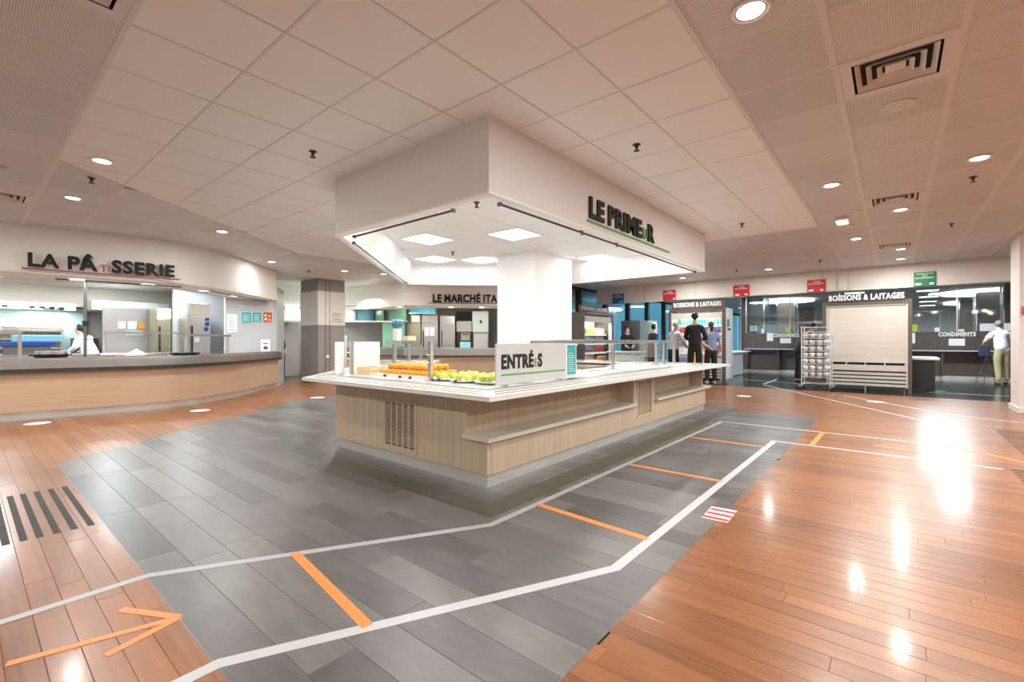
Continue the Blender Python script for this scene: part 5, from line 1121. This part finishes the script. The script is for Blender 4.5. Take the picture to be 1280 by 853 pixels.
# ------------------------------------------------------------------ people
def skin_mesh(name, verts, edges, radii, m, parent, sub=2, roots=(0,)):
    me = bpy.data.meshes.new(name); me.from_pydata(verts, edges, []); o = bpy.data.objects.new(name, me); COL.objects.link(o); me.materials.append(MATS[m])
    if parent: o.parent = parent
    md = o.modifiers.new('skin', 'SKIN'); md.use_smooth_shade = True; md.branch_smoothing = .6
    for i, r in enumerate(radii):
        sv = me.skin_vertices[0].data[i]; sv.radius = r if isinstance(r, tuple) else (r, r); sv.use_root = i in roots
    s = o.modifiers.new('sub', 'SUBSURF'); s.levels = s.render_levels = sub
    return o
def person(label, loc, face, h=1.7, lean=0, side=0, top='cloth_black', bottom='cloth_black', hair='hair_dark', mask=True, arms=None, longhair=False, coat=False, shoe='charcoal', short=False, step=0, seated=False):
    """face = heading in degrees (0 = +X). local frame: f forward, r right, z up; lean and side shift the trunk in metres at shoulder height"""
    t = thing('person', label, 'person', loc); t.rotation_euler.z = math.radians(face-90); OFF[t.name] = (0,0,0)
    k = h/1.75; L = lambda r, f, z: (r*k, f*k, z*k)
    def T(z): q = max(0, (z-.95)/.5); return (side*min(q,1.5), lean*min(q,1.5)**1.1, -abs(lean)*.30*min(q,1.4))
    def U(r, f, z): a, b, c = T(z); return L(r+a/k, f+b/k, z+c/k)
    sh = U(0, 0, 1.42)
    if arms is None: arms = [((-.22,-.01,1.18),(-.21,.10,.98)), ((.22,-.01,1.18),(.21,.10,.98))]
    V = [L(0,0,.95), U(0,0,1.12), U(0,.01,1.30), U(0,0,1.43), U(0,.01,1.52), U(0,.04,1.58), U(0,.02,1.66), U(0,.01,1.72), U(0,.105,1.64)]
    R = [(.15,.11),(.135,.10),(.155,.11),(.09,.075),.064,.062,(.072,.086),.052,.015]
    E = [(0,1),(1,2),(2,3),(3,4),(4,5),(5,6),(6,7),(6,8)]
    TV, TR, TE = [L(0,0,.86), U(0,0,1.12), U(0,.01,1.30), U(0,0,1.42), U(0,.01,1.51)], [(.195,.15),(.165,.13),(.186,.146),(.140,.118),.078], [(0,1),(1,2),(2,3),(3,4)]
    if coat: TV = [L(0,-.01,.74), L(0,0,.95)]+TV[1:]; TR = [(.21,.15),(.185,.14)]+TR[1:]; TE = [(i,i+1) for i in range(len(TV)-1)]
    hand_roots = []
    for s_, (el, wr) in zip((-1, 1), arms):
        S0 = U(s_*.155, 0, 1.40); e_ = U(*el) if el[2] > .95 else L(*el); w_ = U(*wr) if wr[2] > .95 else L(*wr)
        e_, w_ = Vector(e_), Vector(w_); hd_ = (w_-e_).normalized()
        n = len(V); V += [S0, tuple(e_), tuple(w_), tuple(w_+hd_*.075*k)]; R += [.058, .042, .027, (.036,.02)]; E += [(3,n),(n,n+1),(n+1,n+2),(n+2,n+3)]
        # fingers and thumb, rooted in the palm
        sd = hd_.cross(Vector((0,0,1)));  sd = sd.normalized() if sd.length > .1 else Vector((1,0,0)); dn = sd.cross(hd_)
        for q, (of, ln) in enumerate(((-.027,.065),(-.009,.078),(.009,.074),(.027,.058))):
            b = w_+hd_*.075*k+sd*of*k; m_ = b+hd_*ln*.55*k; e2 = m_+(hd_*.8-dn*.5).normalized()*ln*.5*k; n2 = len(V); hand_roots.append(n2)
            V += [tuple(b), tuple(m_), tuple(e2)]; R += [.0095,.009,.0075]; E += [(n2,n2+1),(n2+1,n2+2)]
        b = w_+hd_*.03*k+sd*.03*s_*k; n2 = len(V); hand_roots.append(n2); V += [tuple(b), tuple(b+(hd_*.6+sd*.8*s_).normalized()*.035*k), tuple(b+(hd_+sd*.5*s_).normalized()*.065*k)]; R += [.011,.010,.008]; E += [(n2,n2+1),(n2+1,n2+2)]
        # sleeves
        n = len(TV); b3 = len(TV)-2 if not any(0 for _ in TV) else 3; b3 = [i for i, q in enumerate(TV) if q == TV[-2]][0]
        if s_ == -1: chest = b3
        if short: TV += [S0, tuple(Vector(S0).lerp(e_, .75))]; TR += [.078,.066]; TE += [(chest,n),(n,n+1)]
        else: TV += [S0, tuple(e_), tuple(e_.lerp(w_, .9))]; TR += [.076,.058,.042]; TE += [(chest,n),(n,n+1),(n+1,n+2)]
    # legs
    PV, PR, PE = [L(0,0,1.06), L(0,0,.90)], [(.165,.125),(.175,.13)], [(0,1)]
    for s_ in (-1, 1):
        st_ = step*s_; hip, kn, an = L(s_*.09,0,.86), L(s_*.095,.02+st_*.5,.48), L(s_*.10,-.03+st_,.09)
        if seated: kn, an = L(s_*.10,.42,.56), L(s_*.10,.40,.12)
        n = len(V); V += [hip, kn, an, L(s_*.105, (.04 if not seated else .46)+st_, .04)]; R += [.085,.055,.035,(.026,.02)]; E += [(0,n),(n,n+1),(n+1,n+2),(n+2,n+3)]
        n = len(PV); PV += [hip, kn, (an[0],an[1],an[2]+.0)]; PR += [.105,.076,.058]; PE += [(1,n),(n,n+1),(n+1,n+2)]
        f0 = (-.07 if not seated else .34)+st_; SV = [L(s_*.10,f0,.035), L(s_*.10,f0+.08,.045), L(s_*.105,f0+.22,.03)]; skin_mesh('shoe', SV, [(0,1),(1,2)], [(.042,.036),(.045,.042),(.042,.026)], shoe, t, 1)
    skin_mesh('body', V, E, R, 'skin', t, 2, [0]+hand_roots)
    skin_mesh('trousers', PV, PE, PR, bottom, t, 2); skin_mesh('coat' if coat else 'shirt', TV, TE, TR, top, t, 2)
    hm = MB(); cx_, cy_, cz_ = U(0,-.014,1.672); rows_, nn_ = 9, 14; vs = []
    for a_ in range(rows_):
        ph = math.pi*a_/(rows_-1)*.98+.02
        for b_ in range(nn_):
            th = 2*math.pi*b_/nn_; x, y, z = math.sin(ph)*math.cos(th), math.sin(ph)*math.sin(th), math.cos(ph)
            f_ = 1.0
            if y > .15 and z < .45: f_ = .62           # face stays free
            elif z < -.5: f_ = .72
            vs.append((cx_+x*.081*k*f_, cy_+y*.098*k*f_, cz_+z*.098*k))
    hm.add(vs, [(q*nn_+p, q*nn_+(p+1)%nn_, (q+1)*nn_+(p+1)%nn_, (q+1)*nn_+p) for q in range(rows_-1) for p in range(nn_)])
    hm.build('hair', hair, t, smooth=True)
    if longhair: skin_mesh('hair_tail', [U(0,-.085,1.66), U(0,-.10,1.57), U(0,-.09,1.47)], [(0,1),(1,2)], [(.05,.03),(.055,.035),(.03,.02)], hair, t, 1)
    if mask: skin_mesh('mask', [U(-.03,.07,1.60), U(0,.095,1.60), U(.03,.07,1.60)], [(0,1),(1,2)], [(.035,.045)]*3, 'mask_blue', t, 1)
    else:
        for s_ in (-1, 1): m = MB(); x, y, z = U(s_*.032,.09,1.67); m.lathe([(.001,-.009),(.009,0),(.001,.009)], (x,y,z), 8); m.build('eye', 'charcoal', t)
    return t
LFT = 180+HEAD-90+0   # heading pointing to the left of the photo is HEAD+90
person('masked pastry worker in a white coat bending to the left behind the counter', (1.80, 13.25, 0), HEAD+95, 1.56, lean=.16, top='cloth_white', bottom='cloth_white', longhair=True, coat=True, arms=[((-.22,.12,1.15),(-.18,.34,1.05)), ((.22,.12,1.15),(.18,.34,1.05))])
person('seated masked cashier dressed in black behind the till desk', (13.62, 6.55, 0), 222, 1.62, top='cloth_black', arms=[((-.24,.08,1.2),(-.12,.28,1.08)), ((.24,.08,1.2),(.12,.28,1.08))])
person('person in a dark navy jacket left of the lit fridge, facing right', (12.85, 5.42, 0), -40, 1.66, top='cloth_navy', lean=.06)
person('grey-haired person in a pale lilac shirt reaching into the lit fridge', (12.35, 4.60, 0), -28, 1.70, lean=.07, top='cloth_lilac', hair='hair_grey', arms=[((-.2,.22,1.2),(-.16,.48,1.10)), ((.22,.12,1.16),(.2,.36,.98))])
person('tall customer all in black seen from behind before the lit fridge', (12.2, 3.98, 0), 18, 1.88, top='cloth_black', hair='hair_dark', mask=False, arms=[((-.21,.02,1.16),(-.14,.22,1.10)), ((.25,-.02,1.14),(.17,.17,1.10))])
person('woman in a blue-grey top and black trousers beside the tall customer', (12.80, 3.76, 0), 30, 1.66, top='cloth_blue', mask=False, longhair=True, short=True, shoe='shoe_tan', arms=[((-.24,-.08,1.14),(-.10,-.16,1.04)), ((.25,.0,1.12),(.24,.10,.96))])
person('person in a long black coat leaning right over the wire trolley', (14.85, 2.02, 0), HEAD-95, 1.74, lean=.26, top='cloth_black', bottom='cloth_black', coat=True, arms=[((-.2,.25,1.2),(-.15,.42,1.1)), ((.2,.2,1.15),(.15,.38,1.0))])
person('man in a white shirt and khaki trousers seen from behind at the condiment counter', (17.35, -2.16, 0), 12, 1.70, lean=.06, side=-.03, top='cloth_white', bottom='cloth_khaki', hair='hair_grizzled', mask=False, short=True, step=.08, arms=[((-.30,.06,1.18),(-.30,.24,1.02)), ((.25,.1,1.15),(.15,.35,1.1))])
person('person in dark clothes half hidden at the edge of the passage', (6.10, 14.3, 0), 60, 1.55, top='cloth_navy', bottom='burgundy')
bg = thing('bag', 'dark navy shoulder bag hanging left of the man in khaki trousers', 'bag', (17.45, -1.86, .80)); MB().box(17.3, 17.6, -1.94, -1.74, .72, 1.06).build('body', 'cloth_navy', bg, bevel=.03); MB().tube((17.45,-1.84,1.06), (17.42,-1.90,1.22), .012, 8).build('strap', 'cloth_navy', bg)

# ------------------------------------------------------------------ tapes and marks on the floor
def poly_tape(name, label, pts, w_, m, cat='tape', z=.0012, group=None):
    q = MB(); q.ribbon(pts, -w_/2, w_/2, .0002, z); return tag(q.build(name, m), label, cat, group)
poly_tape('floor_tape', 'grey tape line running from the left edge past the orange bar along the counter', [(.1-.5,2.80),(.59,2.81),(2.12,1.94),(6.97,1.89)], .048, 'tape_grey')
poly_tape('floor_tape', 'wide pale tape line in the foreground, bending beyond the red and white marker', [(.30,1.845),(.59,1.85),(2.12,1.085),(5.98,1.06)], .055, 'tape_white')
poly_tape('floor_tape', 'pale tape line crossing the wood right of the vinyl corner', [(5.98,1.10),(5.98,-.75)], .045, 'tape_white')
poly_tape('floor_tape', 'pale tape line parallel to and beyond the one crossing the wood', [(6.95,1.92),(6.93,-.2)], .045, 'tape_white')
for p, q, l in [((1.16,2.50),(1.05,1.63),'nearest orange tape bar on the grey vinyl'),((2.60,1.93),(2.55,1.10),'second orange tape bar, before the counter corner'),((3.99,1.89),(3.99,1.09),'third orange tape bar along the counter'),((5.58,1.86),(5.58,1.08),'farthest orange tape bar on the grey vinyl'),
                ((6.96,.69),(6.0,.70),'orange tape bar on the wood just beyond the vinyl edge'),((6.46,.17),(6.36,-.22),'thin orange tape piece on the wood right of the vinyl')]:
    poly_tape('orange_tape', l, [p, q], .05, 'tape_orange', z=.0016)
for pts, l, m_ in [([(13.4,2.6),(8.93,-.3)], 'thin white tape line slanting from the dark floor to the grey corner piece', 'tape_white'), ([(11.94,.83),(9.82,-.69),(9.3,-2.2)], 'thin white tape line in front of the closed fridge', 'tape_white'),
                   ([(9.02,-.41),(6.96,-.40)], 'short wide grey tape piece on the shiny wood', 'tape_grey'), ([(6.96,-.42),(6.3,-1.1),(5.8,-1.6)], 'orange-edged pale tape line at the right edge of the photo', 'tape_orange'), ([(15.6,2.7),(13.68,2.68)], 'short white tape on the dark floor right of the till desk', 'tape_white'),
                   ([(15.0,3.5),(14.43,1.9)], 'white tape line on the dark floor before the leaning person', 'tape_white'), ([(14.3,-.3),(14.4,-.9)], 'short white tape on the dark floor right of the closed fridge', 'tape_white'), ([(13.9,-.6),(14.0,-3.5)], 'long white tape line on the dark floor before the bar stools', 'tape_white')]:
    poly_tape('floor_tape', l, pts, .05 if 'wide' not in l else .12, m_)
ar = thing('floor_arrow', 'orange tape arrow on the wood floor pointing right', 'arrow', (.35, 2.35, 0))
A_, B_ = Vector((.105,2.425)), Vector((.585,2.285))
for nm, pts in (('shaft', [tuple(A_), tuple(B_)]), ('head_bar', [(.44,2.545), (.585,2.285)]), ('head_bar', [(.34,2.215), (.585,2.285)])):
    q = MB(); q.ribbon(pts, -.017, .017, .0002, .0014+(.0003 if nm == 'shaft' else 0)); q.build(nm, 'tape_orange', ar)
mk_ = thing('floor_marker', 'red and white striped square marker taped across the vinyl edge', 'marker', (3.22, .89, 0))
MB().prism([(3.09,.965),(3.10,.81),(3.36,.815),(3.34,.975)], .0014, .0018).build('white_base', 'white_print', mk_)
for k in range(3):
    a = 3.105+k*.082; MB().prism([(a,.965-.0),(a+.04,.968),(a+.052,.815),(a+.012,.812)], .0018, .0021).build('red_stripe', 'red_tape', mk_)
nmz = ['leftmost, cut by the photo edge,','second from the left','third from the left','fourth from the left','fifth from the left','sixth from the left','rightmost, nearest the vinyl,']
for k, a in enumerate([.095,.165,.235,.30,.372,.448,.525]):
    q = MB(); y0, y1 = 3.85, 5.03; cut = [4.3,4.22,4.36,4.42,4.4,4.3,4.35][k]
    q.box(a-.016, a+.016, y0, cut-.006, .0002, .0016); q.box(a-.016, a+.016, cut+.006, y1, .0002, .0016)
    tag(q.build('grip_strip', 'grip_black'), 'black anti-slip strip, %s in the left set on the wood' % nmz[k], 'floor strip', 'left anti-slip strips')
ords = ['first','second','third','fourth','fifth','sixth','seventh','eighth','ninth','tenth','eleventh','twelfth','thirteenth','fourteenth','fifteenth']
for k in range(15):
    a = 8.56-.122*k; tag(MB().box(a-.018, a+.018, -2.25, -1.0, .0002, .0016).build('grip_strip', 'grip_black'), 'black anti-slip strip, %s from the back in the far right set' % ords[k], 'floor strip', 'far right anti-slip strips')
for k in range(6):
    a = 6.0-.1*k; tag(MB().box(a-.018, a+.018, -2.1, -.80, .0002, .0016).build('grip_strip', 'grip_black'), 'black anti-slip strip, %s from the back in the near right set' % ords[k], 'floor strip', 'near right anti-slip strips')
for (x, y, l) in [(.69,9.19,'round white floor sticker near the left end of the pastry counter'),(2.54,8.82,'round white floor sticker before the middle of the pastry counter'),(11.08,.27,'round white floor sticker in front of the closed fridge'),(10.45,2.41,'round white floor sticker right of the island end'),(4.64,9.0,'round white floor sticker beyond the left corner of the island')]:
    m = MB(); m.lathe([(.14,.0002),(.14,.0014)], (x,y,0), 24); tag(m.build('floor_sticker', 'white_print'), l, 'sticker')
